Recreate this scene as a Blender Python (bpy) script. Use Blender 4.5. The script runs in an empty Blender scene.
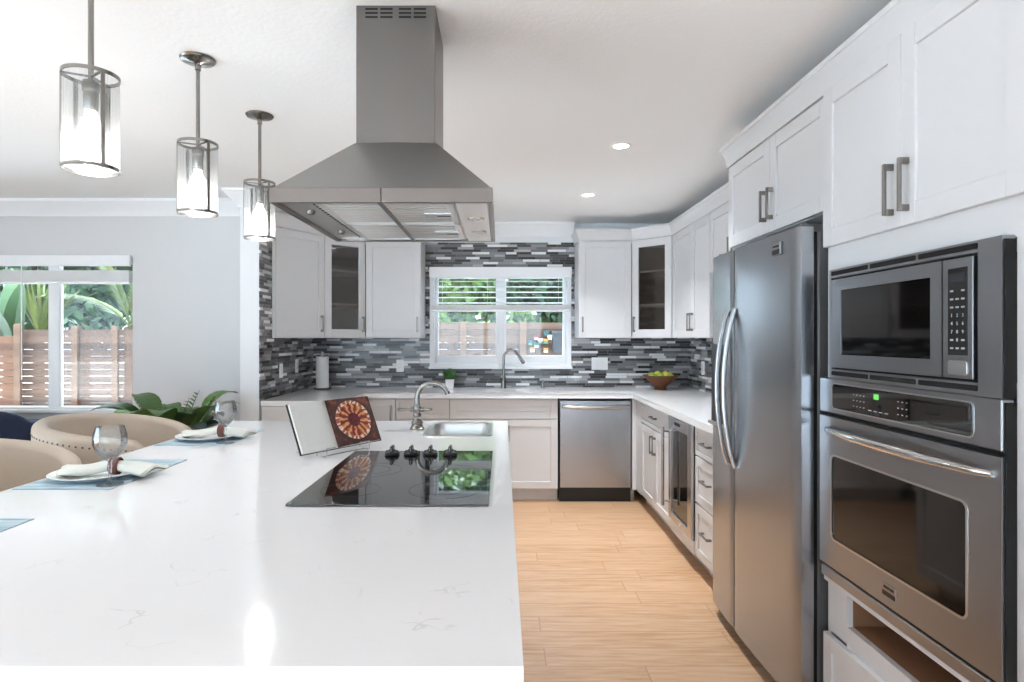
import bpy, bmesh, math, random
from mathutils import Matrix, Vector
random.seed(7)
PI = math.pi
SC = bpy.context.scene
COL = SC.collection

# ------------------------------------------------------------------ camera, world, sun, exposure
# principal point (502,338) in the 1024x682 frame, focal length 605 px
FPX, PX, PY, CAMZ = 605.0, 502.0, 338.0, 1.375
cd = bpy.data.cameras.new('camera')
cd.sensor_width = 36.0
cd.lens = FPX / 1024 * 36.0
cd.shift_x = (512 - PX) / 1024
cd.shift_y = -(341 - PY) / 1024
cd.clip_start = 0.02
cd.clip_end = 200
cam = bpy.data.objects.new('camera', cd)
cam.location = (0, 0, CAMZ)
cam.rotation_euler = (PI / 2, 0, 0)
COL.objects.link(cam)
SC.camera = cam

SC.view_settings.view_transform = 'Standard'
SC.view_settings.look = 'None'
SC.view_settings.gamma = 1.0
SC.view_settings.use_curve_mapping = False
SC.view_settings.exposure = 1.70
SC.cycles.max_bounces = 10
SC.cycles.diffuse_bounces = 6
SC.cycles.glossy_bounces = 4
SC.cycles.transmission_bounces = 8
SC.cycles.transparent_max_bounces = 16
SC.cycles.caustics_reflective = False
SC.cycles.caustics_refractive = False
SC.cycles.sample_clamp_indirect = 6.0

wd = bpy.data.worlds.new('sky')
SC.world = wd
wd.use_nodes = True
bg = wd.node_tree.nodes['Background']
bg.inputs['Color'].default_value = (0.66, 0.83, 1.0, 1)
bg.inputs['Strength'].default_value = 1.6

def sun(loc, rot, e, ang):
    l = bpy.data.lights.new('sun', 'SUN'); l.energy = e; l.angle = ang; l.color = (0.75, 0.88, 1.0)
    o = bpy.data.objects.new('sun', l); o.rotation_euler = rot; o.location = loc; COL.objects.link(o)
sun((-8, 0, 8), (math.radians(-6), math.radians(-34), 0), 13.0, 0.03)

def portal(loc, rot, sx, sy):
    l = bpy.data.lights.new('daylight_portal', 'AREA'); l.shape = 'RECTANGLE'; l.size = sx; l.size_y = sy
    l.cycles.is_portal = True
    o = bpy.data.objects.new('daylight_portal', l); o.location = loc; o.rotation_euler = rot; COL.objects.link(o)
portal((-1.8, -3.22, 1.12), (-PI / 2, 0, PI), 5.6, 2.2)
portal((-5.22, 0.2, 1.12), (PI / 2, 0, -PI / 2), 4.6, 2.2)

DOWNLIGHTS = [(0.666, 3.387), (0.646, 4.548), (0.65, -0.9), (-1.2, -0.9), (-3.2, 0.6), (-3.2, -0.9)]  # the first pair is visible, the rest are unseen added fill lights
DOWNLIGHT_W = 4.5
BULB_W = 2.6

# ------------------------------------------------------------------ materials
def s2l(c):
    c = c / 255.0
    return c / 12.92 if c <= 0.04045 else ((c + 0.055) / 1.055) ** 2.4
def rgb(r, g, b): return (s2l(r), s2l(g), s2l(b), 1)

class NT:
    """small wrapper around one material's nodes"""
    def __init__(s, name):
        s.m = bpy.data.materials.new(name); s.m.use_nodes = True
        s.t = s.m.node_tree; s.p = s.t.nodes['Principled BSDF']
        s.out = s.t.nodes['Material Output']
    def n(s, typ, **kw):
        nd = s.t.nodes.new(typ)
        for k, v in kw.items(): setattr(nd, k, v)
        return nd
    def l(s, a, b): s.t.links.new(a, b)
    def val(s, sock, v):
        if hasattr(v, 'is_output'): s.l(v, sock)
        else: sock.default_value = v
    def math(s, op, a, b=None, c=None):
        nd = s.n('ShaderNodeMath', operation=op)
        s.val(nd.inputs[0], a)
        if b is not None: s.val(nd.inputs[1], b)
        if c is not None: s.val(nd.inputs[2], c)
        return nd.outputs[0]
    def mix(s, f, a, b):
        nd = s.n('ShaderNodeMix', data_type='RGBA')
        s.val(nd.inputs[0], f); s.val(nd.inputs[6], a); s.val(nd.inputs[7], b)
        return nd.outputs[2]
    def ramp(s, f, stops, const=False):
        nd = s.n('ShaderNodeValToRGB'); cr = nd.color_ramp
        if const: cr.interpolation = 'CONSTANT'
        while len(cr.elements) < len(stops): cr.elements.new(0.5)
        for e, (p, c) in zip(cr.elements, stops): e.position = p; e.color = c
        s.l(f, nd.inputs[0]); return nd.outputs[0]
    def coord(s, which='Object'): return s.n('ShaderNodeTexCoord').outputs[which]
    def pos(s): return s.n('ShaderNodeNewGeometry').outputs['Position']
    def sep(s, v):
        nd = s.n('ShaderNodeSeparateXYZ'); s.l(v, nd.inputs[0]); return nd.outputs
    def comb(s, x, y, z):
        nd = s.n('ShaderNodeCombineXYZ')
        for i, v in enumerate((x, y, z)): s.val(nd.inputs[i], v)
        return nd.outputs[0]
    def noise(s, vec, scale, detail=2, rough=0.5, fac=True):
        nd = s.n('ShaderNodeTexNoise'); s.l(vec, nd.inputs['Vector'])
        nd.inputs['Scale'].default_value = scale; nd.inputs['Detail'].default_value = detail
        nd.inputs['Roughness'].default_value = rough
        return nd.outputs[0 if fac else 1]
    def scale(s, vec, x, y, z):
        nd = s.n('ShaderNodeVectorMath', operation='MULTIPLY'); s.l(vec, nd.inputs[0])
        nd.inputs[1].default_value = (x, y, z); return nd.outputs[0]
    def bump(s, h, strength=0.2, dist=0.01):
        nd = s.n('ShaderNodeBump'); nd.inputs['Strength'].default_value = strength
        nd.inputs['Distance'].default_value = dist; s.l(h, nd.inputs['Height'])
        s.l(nd.outputs[0], s.p.inputs['Normal'])
    def base(s, c): s.val(s.p.inputs['Base Color'], c)
    def rough(s, v): s.val(s.p.inputs['Roughness'], v)
    def metal(s, v): s.p.inputs['Metallic'].default_value = v

def plain(name, c, rough=0.5, metal=0.0, spec=None, var=0.0, bump=0.0, bscale=60):
    t = NT(name); t.rough(rough); t.metal(metal)
    if spec is not None: t.p.inputs['Specular IOR Level'].default_value = spec
    nz = t.noise(t.coord(), bscale, 3)
    a = tuple(x * (1 - var) for x in c[:3]) + (1,); b = tuple(min(1, x * (1 + var)) for x in c[:3]) + (1,)
    t.base(t.mix(nz, a, b))
    if bump: t.bump(nz, bump, 0.004)
    return t.m

def steel(name, c, rough, stretch=(1, 1, 40), amt=0.015):
    t = NT(name); t.metal(1.0)
    nz = t.noise(t.scale(t.coord(), *stretch), 12, 3)
    t.rough(t.math('MULTIPLY_ADD', nz, amt, rough - amt / 2))
    t.base(t.mix(nz, tuple(x * 0.985 for x in c[:3]) + (1,), tuple(min(1, x * 1.012) for x in c[:3]) + (1,)))
    return t.m

def emit(name, c, e):
    t = NT(name); t.base((0, 0, 0, 1)); t.p.inputs['Emission Color'].default_value = c
    t.p.inputs['Emission Strength'].default_value = e; return t.m

def thin_glass(name, tint=(0.97, 0.98, 0.98, 1), rough=0.02, refl=0.10):
    """thin flat pane: mostly see-through, with a fresnel mirror part"""
    t = NT(name)
    tr = t.n('ShaderNodeBsdfTransparent'); tr.inputs[0].default_value = tint
    gl = t.n('ShaderNodeBsdfGlossy'); gl.inputs['Roughness'].default_value = rough
    fr = t.n('ShaderNodeLayerWeight'); fr.inputs['Blend'].default_value = 0.25
    f = t.math('MULTIPLY_ADD', fr.outputs['Fresnel'], 0.8, refl * 0.3)
    mx = t.n('ShaderNodeMixShader'); t.l(f, mx.inputs[0]); t.l(tr.outputs[0], mx.inputs[1]); t.l(gl.outputs[0], mx.inputs[2])
    t.l(mx.outputs[0], t.out.inputs[0]); return t.m

def clear_glass(name):
    """thin blown glass: see-through face on, paler and mirror-like towards the silhouette"""
    t = NT(name)
    lw = t.n('ShaderNodeLayerWeight'); lw.inputs['Blend'].default_value = 0.35
    tr = t.n('ShaderNodeBsdfTransparent'); t.l(t.mix(lw.outputs['Facing'], (0.97, 0.975, 0.975, 1), (0.84, 0.85, 0.86, 1)), tr.inputs[0])
    gl = t.n('ShaderNodeBsdfGlossy'); gl.inputs['Roughness'].default_value = 0.0
    mx = t.n('ShaderNodeMixShader'); t.l(t.math('MULTIPLY_ADD', lw.outputs['Fresnel'], 0.7, 0.03), mx.inputs[0]); t.l(tr.outputs[0], mx.inputs[1]); t.l(gl.outputs[0], mx.inputs[2])
    t.l(mx.outputs[0], t.out.inputs[0]); return t.m

def m_tile():
    t = NT('mosaic_strip_tile'); p = t.sep(t.pos()); H = 0.0232
    zr = t.math('DIVIDE', p[2], H); row = t.math('FLOOR', zr); fz = t.math('FRACT', zr)
    wn = t.n('ShaderNodeTexWhiteNoise', noise_dimensions='1D'); t.l(row, wn.inputs['W'])
    u = t.math('ADD', t.math('MULTIPLY', t.math('ADD', p[0], p[1]), 7.0), t.math('MULTIPLY', wn.outputs['Value'], 531.7))
    v1 = t.n('ShaderNodeTexVoronoi', voronoi_dimensions='1D'); t.l(u, v1.inputs['W']); v1.inputs['Scale'].default_value = 1.0
    v2 = t.n('ShaderNodeTexVoronoi', voronoi_dimensions='1D', feature='DISTANCE_TO_EDGE'); t.l(u, v2.inputs['W']); v2.inputs['Scale'].default_value = 1.0
    rnd = t.sep(v1.outputs['Color'])
    c = t.ramp(rnd[0], [(0.0, rgb(22, 22, 25)), (0.20, rgb(62, 62, 66)), (0.34, rgb(104, 104, 107)), (0.58, rgb(136, 137, 140)), (0.74, rgb(176, 176, 178)), (0.84, rgb(236, 237, 239))], True)
    nz = t.noise(t.scale(t.pos(), 1, 1, 3), 40, 3)
    c = t.mix(t.math('MULTIPLY', nz, 0.10), c, rgb(205, 203, 200))
    g1 = t.math('LESS_THAN', fz, 0.07); g2 = t.math('LESS_THAN', v2.outputs['Distance'], 0.012)
    g = t.math('MAXIMUM', g1, g2)
    t.base(t.mix(g, c, rgb(128, 127, 126)))
    t.rough(t.math('MAXIMUM', t.math('MULTIPLY_ADD', rnd[1], 0.30, 0.10), t.math('MULTIPLY', g, 0.7)))
    t.bump(t.math('SUBTRACT', 1.0, g), 0.35, 0.003)
    return t.m

def m_floor():
    t = NT('wood_look_plank_tile'); p = t.sep(t.pos()); W, L = 0.149, 1.05
    r = t.math('DIVIDE', p[1], W); row = t.math('FLOOR', r); fr = t.math('FRACT', r)
    wn = t.n('ShaderNodeTexWhiteNoise', noise_dimensions='1D'); t.l(row, wn.inputs['W'])
    u = t.math('ADD', t.math('DIVIDE', p[0], L), wn.outputs['Value']); cell = t.math('FLOOR', u); fu = t.math('FRACT', u)
    w2 = t.n('ShaderNodeTexWhiteNoise', noise_dimensions='2D'); t.l(t.comb(row, cell, 0.0), w2.inputs['Vector'])
    off = t.n('ShaderNodeVectorMath', operation='ADD'); t.l(t.pos(), off.inputs[0]); t.l(w2.outputs['Color'], off.inputs[1])
    grain = t.noise(t.scale(off.outputs[0], 1.4, 16, 1), 3.2, 6, 0.62)
    blot = t.noise(t.scale(off.outputs[0], 0.8, 2.5, 1), 2.0, 3)
    c = t.ramp(grain, [(0.25, rgb(156, 112, 76)), (0.48, rgb(196, 155, 118)), (0.72, rgb(214, 183, 151))])
    c = t.mix(t.math('MULTIPLY', w2.outputs['Value'], 0.45), c, rgb(222, 188, 156))
    c = t.mix(t.math('MULTIPLY', blot, 0.35), c, rgb(184, 132, 90))
    g = t.math('MAXIMUM', t.math('LESS_THAN', fr, 0.03), t.math('LESS_THAN', fu, 0.0045))
    t.base(t.mix(g, c, rgb(172, 134, 102)))
    t.rough(t.math('MULTIPLY_ADD', grain, 0.2, 0.28)); t.bump(t.math('SUBTRACT', 1.0, g), 0.3, 0.002)
    return t.m

def m_quartz(name, c0, speck):
    t = NT(name); P = t.pos()
    warp = t.noise(P, 3.0, 4, 0.6, fac=False)
    ad = t.n('ShaderNodeVectorMath', operation='MULTIPLY_ADD'); t.l(warp, ad.inputs[0]); ad.inputs[1].default_value = (0.5, 0.5, 0.5); t.l(P, ad.inputs[2])
    v = t.n('ShaderNodeTexVoronoi', feature='DISTANCE_TO_EDGE'); t.l(ad.outputs[0], v.inputs['Vector']); v.inputs['Scale'].default_value = 5.0
    line = t.math('LESS_THAN', v.outputs['Distance'], 0.012)
    brk = t.ramp(t.noise(P, 9.0, 3), [(0.56, (0, 0, 0, 1)), (0.66, (1, 1, 1, 1))])
    f = t.math('MULTIPLY', line, brk)
    fine = t.ramp(t.noise(P, 60.0, 3, 0.7), [(0.62, (0, 0, 0, 1)), (0.78, (1, 1, 1, 1))])
    c = t.mix(t.math('MULTIPLY', fine, speck), c0, rgb(196, 196, 196))
    t.base(t.mix(t.math('MULTIPLY', f, 0.30), c, rgb(176, 178, 182)))
    t.rough(0.11); t.p.inputs['Specular IOR Level'].default_value = 0.5
    return t.m

def m_fence(name, ca, cb):
    t = NT(name); P = t.pos(); z = t.sep(P)
    row = t.math('FLOOR', t.math('DIVIDE', z[2], 0.1))
    wn = t.n('ShaderNodeTexWhiteNoise', noise_dimensions='1D'); t.l(row, wn.inputs['W'])
    g = t.noise(t.scale(P, 1.5, 1.5, 26), 3, 5, 0.65)
    f = t.math('MULTIPLY_ADD', wn.outputs['Value'], 0.5, t.math('MULTIPLY', g, 0.5))
    t.base(t.ramp(f, [(0.2, ca), (0.75, cb)])); t.rough(0.75); return t.m

def m_leaf(name, ca, cb, rough=0.45):
    t = NT(name); g = t.n('ShaderNodeNewGeometry')
    nz = t.noise(t.pos(), 7.0, 3)
    f = t.math('ADD', t.math('MULTIPLY', g.outputs['Random Per Island'], 0.65), t.math('MULTIPLY', nz, 0.35))
    t.base(t.mix(f, ca, cb)); t.rough(rough)
    t.p.inputs['Transmission Weight'].default_value = 0.0
    t.p.inputs['Subsurface Weight'].default_value = 0.0
    return t.m

def m_mesh_shade():
    """sheer metallic gauze of the pendant shades: vertical threads that let most of the light through"""
    t = NT('sheer_gauze'); uv = t.sep(t.coord('UV'))
    nz = t.noise(t.comb(t.math('MULTIPLY', uv[0], 90.0), t.math('MULTIPLY', uv[1], 1.2), 0.0), 1.0, 2)
    tr = t.n('ShaderNodeBsdfTransparent'); tr.inputs[0].default_value = (0.97, 0.97, 0.97, 1)
    df = t.n('ShaderNodeBsdfDiffuse'); df.inputs[0].default_value = (0.46, 0.46, 0.45, 1)
    tl = t.n('ShaderNodeBsdfTranslucent'); tl.inputs[0].default_value = (0.34, 0.34, 0.33, 1)
    a = t.n('ShaderNodeMixShader'); a.inputs[0].default_value = 0.55; t.l(df.outputs[0], a.inputs[1]); t.l(tl.outputs[0], a.inputs[2])
    b = t.n('ShaderNodeMixShader'); t.l(t.math('MULTIPLY_ADD', nz, 0.42, 0.02), b.inputs[0]); t.l(tr.outputs[0], b.inputs[1]); t.l(a.outputs[0], b.inputs[2])
    t.l(b.outputs[0], t.out.inputs[0]); return t.m

def m_tart():
    """printed page: a round fruit tart on dark wood"""
    t = NT('printed_tart_page'); uv = t.sep(t.coord('UV'))
    dx = t.math('MULTIPLY', t.math('SUBTRACT', uv[0], 0.50), 1.05); dy = t.math('SUBTRACT', uv[1], 0.52)
    r = t.math('SQRT', t.math('ADD', t.math('MULTIPLY', dx, dx), t.math('MULTIPLY', dy, dy)))
    an = t.math('ADD', t.math('ARCTAN2', dy, dx), t.math('MULTIPLY', t.noise(t.comb(uv[0], uv[1], 1.0), 9, 2), 0.55))
    n1 = t.noise(t.comb(uv[0], uv[1], 0.0), 6, 4)
    n2 = t.noise(t.comb(uv[0], uv[1], 3.0), 22, 3)
    bgc = t.ramp(n1, [(0.3, rgb(34, 22, 22)), (0.55, rgb(84, 48, 44)), (0.75, rgb(170, 80, 44))])
    sl = t.math('SINE', t.math('MULTIPLY', an, 12.0))
    sl = t.math('ADD', sl, t.math('MULTIPLY', n2, 0.8))
    fruit = t.ramp(t.math('MULTIPLY_ADD', sl, 0.3, 0.35), [(0.1, rgb(92, 20, 28)), (0.4, rgb(164, 48, 42)), (0.62, rgb(206, 128, 62)), (0.85, rgb(232, 196, 140))])
    core = t.ramp(n2, [(0.35, rgb(48, 14, 30)), (0.65, rgb(130, 30, 44))])
    c = t.mix(t.math('LESS_THAN', r, 0.47), bgc, rgb(70, 38, 34))
    rim = t.mix(t.math('GREATER_THAN', t.math('SINE', t.math('MULTIPLY', an, 22.0)), 0.1), rgb(168, 92, 70), rgb(244, 214, 190))
    c = t.mix(t.math('LESS_THAN', r, 0.425), c, rim)
    c = t.mix(t.math('LESS_THAN', r, 0.355), c, fruit)
    c = t.mix(t.math('LESS_THAN', r, 0.15), c, core)
    t.base(c); t.rough(0.35); return t.m

def m_text_page():
    t = NT('printed_text_page'); uv = t.sep(t.coord('UV'))
    ln = t.math('LESS_THAN', t.math('FRACT', t.math('MULTIPLY', uv[1], 34.0)), 0.4)
    inx = t.math('MULTIPLY', t.math('GREATER_THAN', uv[0], 0.14), t.math('LESS_THAN', uv[0], 0.86))
    iny = t.math('MULTIPLY', t.math('GREATER_THAN', uv[1], 0.1), t.math('LESS_THAN', uv[1], 0.84))
    w = t.math('GREATER_THAN', t.noise(t.comb(t.math('MULTIPLY', uv[0], 30.0), t.math('MULTIPLY', uv[1], 34.0), 0.0), 1.0, 1), 0.42)
    f = t.math('MULTIPLY', t.math('MULTIPLY', ln, w), t.math('MULTIPLY', inx, iny))
    t.base(t.mix(t.math('MULTIPLY', f, 0.12), rgb(222, 221, 216), rgb(120, 118, 115))); t.rough(0.5); return t.m

def m_placemat():
    t = NT('woven_blue_placemat'); P = t.sep(t.pos())
    w = t.n('ShaderNodeTexWave'); w.inputs['Scale'].default_value = 90; w.inputs['Distortion'].default_value = 0.5; t.l(t.pos(), w.inputs['Vector'])
    nz = t.noise(t.scale(t.pos(), 1, 9, 1), 9, 4)
    t.base(t.ramp(nz, [(0.3, rgb(128, 152, 166)), (0.55, rgb(168, 190, 202)), (0.75, rgb(196, 208, 212))]))
    t.bump(w.outputs[1], 0.3, 0.002); t.rough(0.8); return t.m

def m_wicker():
    t = NT('brown_wicker'); P = t.coord()
    b = t.n('ShaderNodeTexWave'); b.bands_direction = 'Z'; b.inputs['Scale'].default_value = 40; b.inputs['Distortion'].default_value = 3; t.l(P, b.inputs['Vector'])
    t.base(t.ramp(b.outputs[1], [(0.2, rgb(52, 26, 16)), (0.8, rgb(136, 82, 46))])); t.bump(b.outputs[1], 0.5, 0.004); t.rough(0.6); return t.m

M = {}
M['wall'] = plain('pale_grey_wall_paint', rgb(210, 210, 211), 0.6, var=0.01)
M['wall_white'] = plain('white_wall_paint', rgb(228, 229, 231), 0.6, var=0.01)
def m_ceiling():
    t = NT('textured_ceiling_paint'); t.base(rgb(246, 246, 246)); t.rough(0.8)
    t.bump(t.noise(t.pos(), 55, 5, 0.6), 0.25, 0.006); return t.m
M['ceiling'] = m_ceiling()
M['trim'] = plain('white_trim_paint', rgb(236, 237, 239), 0.4, var=0.01)
M['cab'] = plain('white_cabinet_paint', rgb(209, 208, 209), 0.32, var=0.008)
M['cab_in'] = plain('cabinet_interior_shaded', rgb(150, 142, 134), 0.6, var=0.05)  # interior greyed so it reads unlit behind the glass; shade in the colour
M['toe'] = plain('toe_kick_paint', rgb(205, 203, 202), 0.5)
M['kraft'] = plain('raw_brown_board', rgb(138, 98, 70), 0.7, var=0.08, bscale=9)
M['tile'] = m_tile()
M['floor'] = m_floor()
M['quartz'] = m_quartz('white_quartz', rgb(229, 229, 230), 0.14)
M['steel'] = steel('brushed_steel', rgb(204, 203, 202), 0.28)
M['steel_bar'] = plain('satin_steel_bar', rgb(190, 189, 188), 0.22, 1.0)
M['steel_dark'] = steel('brushed_steel_dark', rgb(170, 172, 176), 0.27, (40, 1, 1))
M['steel_h'] = steel('brushed_steel_level', rgb(158, 159, 162), 0.28, (1, 1, 60))
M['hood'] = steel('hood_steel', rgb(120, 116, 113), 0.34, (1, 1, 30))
M['hood_top'] = steel('hood_canopy_steel', rgb(154, 153, 151), 0.40, (1, 1, 30))  # paler copy of the hood steel, brightened for the upward-facing canopy
M['hood_under_lit'] = steel('hood_underside_steel_lit', rgb(234, 232, 229), 0.34, (1, 40, 1))  # underside steel paled to carry the bright reflection of the counter
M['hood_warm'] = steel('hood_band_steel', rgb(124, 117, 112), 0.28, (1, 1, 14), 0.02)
M['fridge_case'] = plain('fridge_case_grey', rgb(96, 96, 97), 0.45, 0.3)
M['chrome'] = plain('polished_chrome', rgb(205, 204, 202), 0.10, 1.0)
M['nickel'] = plain('brushed_nickel', rgb(142, 139, 135), 0.24, 1.0)
M['pull'] = plain('satin_nickel_pull', rgb(140, 135, 130), 0.34, 1.0)
M['black'] = plain('black_plastic', rgb(16, 16, 17), 0.35)
M['black_gap'] = plain('black_gap', rgb(6, 6, 6), 0.8)
M['black_glass'] = plain('black_glass', rgb(8, 8, 9), 0.03, spec=1.0)
M['oven_glass'] = plain('oven_window_glass', rgb(14, 12, 11), 0.05, spec=0.55)
M['print'] = plain('pale_print', rgb(176, 178, 180), 0.5)
M['ring_print'] = plain('grey_ring_print', rgb(92, 92, 94), 0.2)
M['green_glow'] = emit('green_display_glow', (0.25, 1.0, 0.2, 1), 0.25)
M['pane'] = thin_glass('window_pane')
M['tint'] = thin_glass('tinted_cabinet_glass', (0.72, 0.69, 0.66, 1), 0.05, 0.2)
M['cooler_glass'] = thin_glass('dark_cooler_glass', (0.16, 0.16, 0.17, 1), 0.03, 0.3)
M['glass'] = clear_glass('clear_glassware')
M['gauze'] = m_mesh_shade()
M['bulb'] = emit('bulb_glow', (1, 0.98, 0.95, 1), 6)
M['lamp_lens'] = emit('downlight_lens', (1, 0.98, 0.95, 1), 6)
M['plastic_white'] = plain('white_plastic', rgb(240, 240, 240), 0.35)
M['porcelain'] = plain('white_porcelain', rgb(242, 242, 242), 0.12)
M['paper'] = plain('paper_towel', rgb(240, 239, 238), 0.9, bump=0.2, bscale=120)
M['linen'] = plain('grey_green_linen', rgb(206, 209, 202), 0.85, var=0.05, bump=0.25, bscale=220)
M['ring_wood'] = plain('dark_red_wood_ring', rgb(92, 46, 36), 0.4)
M['placemat'] = m_placemat()
M['leather'] = plain('beige_leather', rgb(184, 170, 154), 0.45, var=0.05, bump=0.12, bscale=130)
M['leather_in'] = plain('pale_beige_leather', rgb(194, 183, 169), 0.5, var=0.04, bump=0.12, bscale=130)
M['brass'] = plain('antique_nailheads', rgb(112, 90, 68), 0.35, 1.0)
M['dark_wood'] = plain('dark_wood', rgb(52, 38, 30), 0.45, var=0.1, bscale=12)
M['navy'] = plain('navy_fabric', rgb(24, 34, 58), 0.85, var=0.15, bump=0.2, bscale=140)
M['slate'] = plain('slate_blue_fabric', rgb(70, 84, 104), 0.85, var=0.08, bscale=140)
M['table_pale'] = plain('pale_table_top', rgb(206, 220, 226), 0.2)
M['terracotta'] = plain('grey_clay_pot', rgb(160, 156, 150), 0.7)
M['soil'] = plain('soil', rgb(58, 44, 34), 0.95)
M['leaf_box'] = m_leaf('topiary_leaf', rgb(22, 62, 24), rgb(64, 120, 50))
M['leaf_in'] = m_leaf('indoor_leaf', rgb(36, 70, 38), rgb(112, 150, 74))
M['leaf_dark'] = m_leaf('dark_leaf', rgb(28, 48, 44), rgb(74, 96, 88))
M['leaf_out'] = m_leaf('garden_leaf', rgb(18, 44, 16), rgb(112, 146, 66))
M['leaf_out_dark'] = m_leaf('garden_leaf_dark', rgb(14, 34, 20), rgb(58, 98, 54))
M['leaf_palm'] = m_leaf('palm_leaf', rgb(44, 66, 18), rgb(112, 124, 48))
M['leaf_banana'] = m_leaf('banana_leaf', rgb(20, 52, 22), rgb(62, 98, 46))
M['bark'] = plain('bark', rgb(98, 80, 62), 0.9, var=0.25, bscale=30)
M['fence'] = m_fence('weathered_fence', rgb(52, 36, 27), rgb(96, 72, 58))
M['fence_warm'] = m_fence('warm_fence', rgb(68, 38, 20), rgb(100, 64, 40))
M['post'] = m_fence('fence_post_timber', rgb(72, 48, 32), rgb(100, 74, 54))
M['lawn'] = plain('lawn', rgb(96, 124, 62), 0.95, var=0.3, bscale=40)
M['patio'] = plain('pale_patio', rgb(218, 218, 216), 0.9, var=0.05, bscale=4)
M['book_cover'] = plain('black_book_cover', rgb(24, 28, 30), 0.45)
M['page'] = plain('page_edge', rgb(226, 224, 218), 0.7)
M['tart'] = m_tart()
M['text_page'] = m_text_page()
M['wicker'] = m_wicker()
M['banana'] = plain('yellow_fruit', rgb(222, 196, 62), 0.4, var=0.1, bscale=30)
M['lime'] = plain('green_fruit', rgb(130, 164, 52), 0.35, var=0.12, bscale=30)
M['teal'] = plain('teal_glaze', rgb(16, 66, 68), 0.25)
M['red'] = plain('red_glaze', rgb(96, 26, 24), 0.25)
M['amber'] = plain('amber_glaze', rgb(140, 96, 44), 0.25)
M['cream'] = plain('cream_glaze', rgb(158, 152, 132), 0.3)
M['green_glaze'] = plain('green_glaze', rgb(72, 96, 70), 0.3)
M['slate_box'] = plain('slate_grey_box', rgb(40, 45, 50), 0.6)

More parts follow.
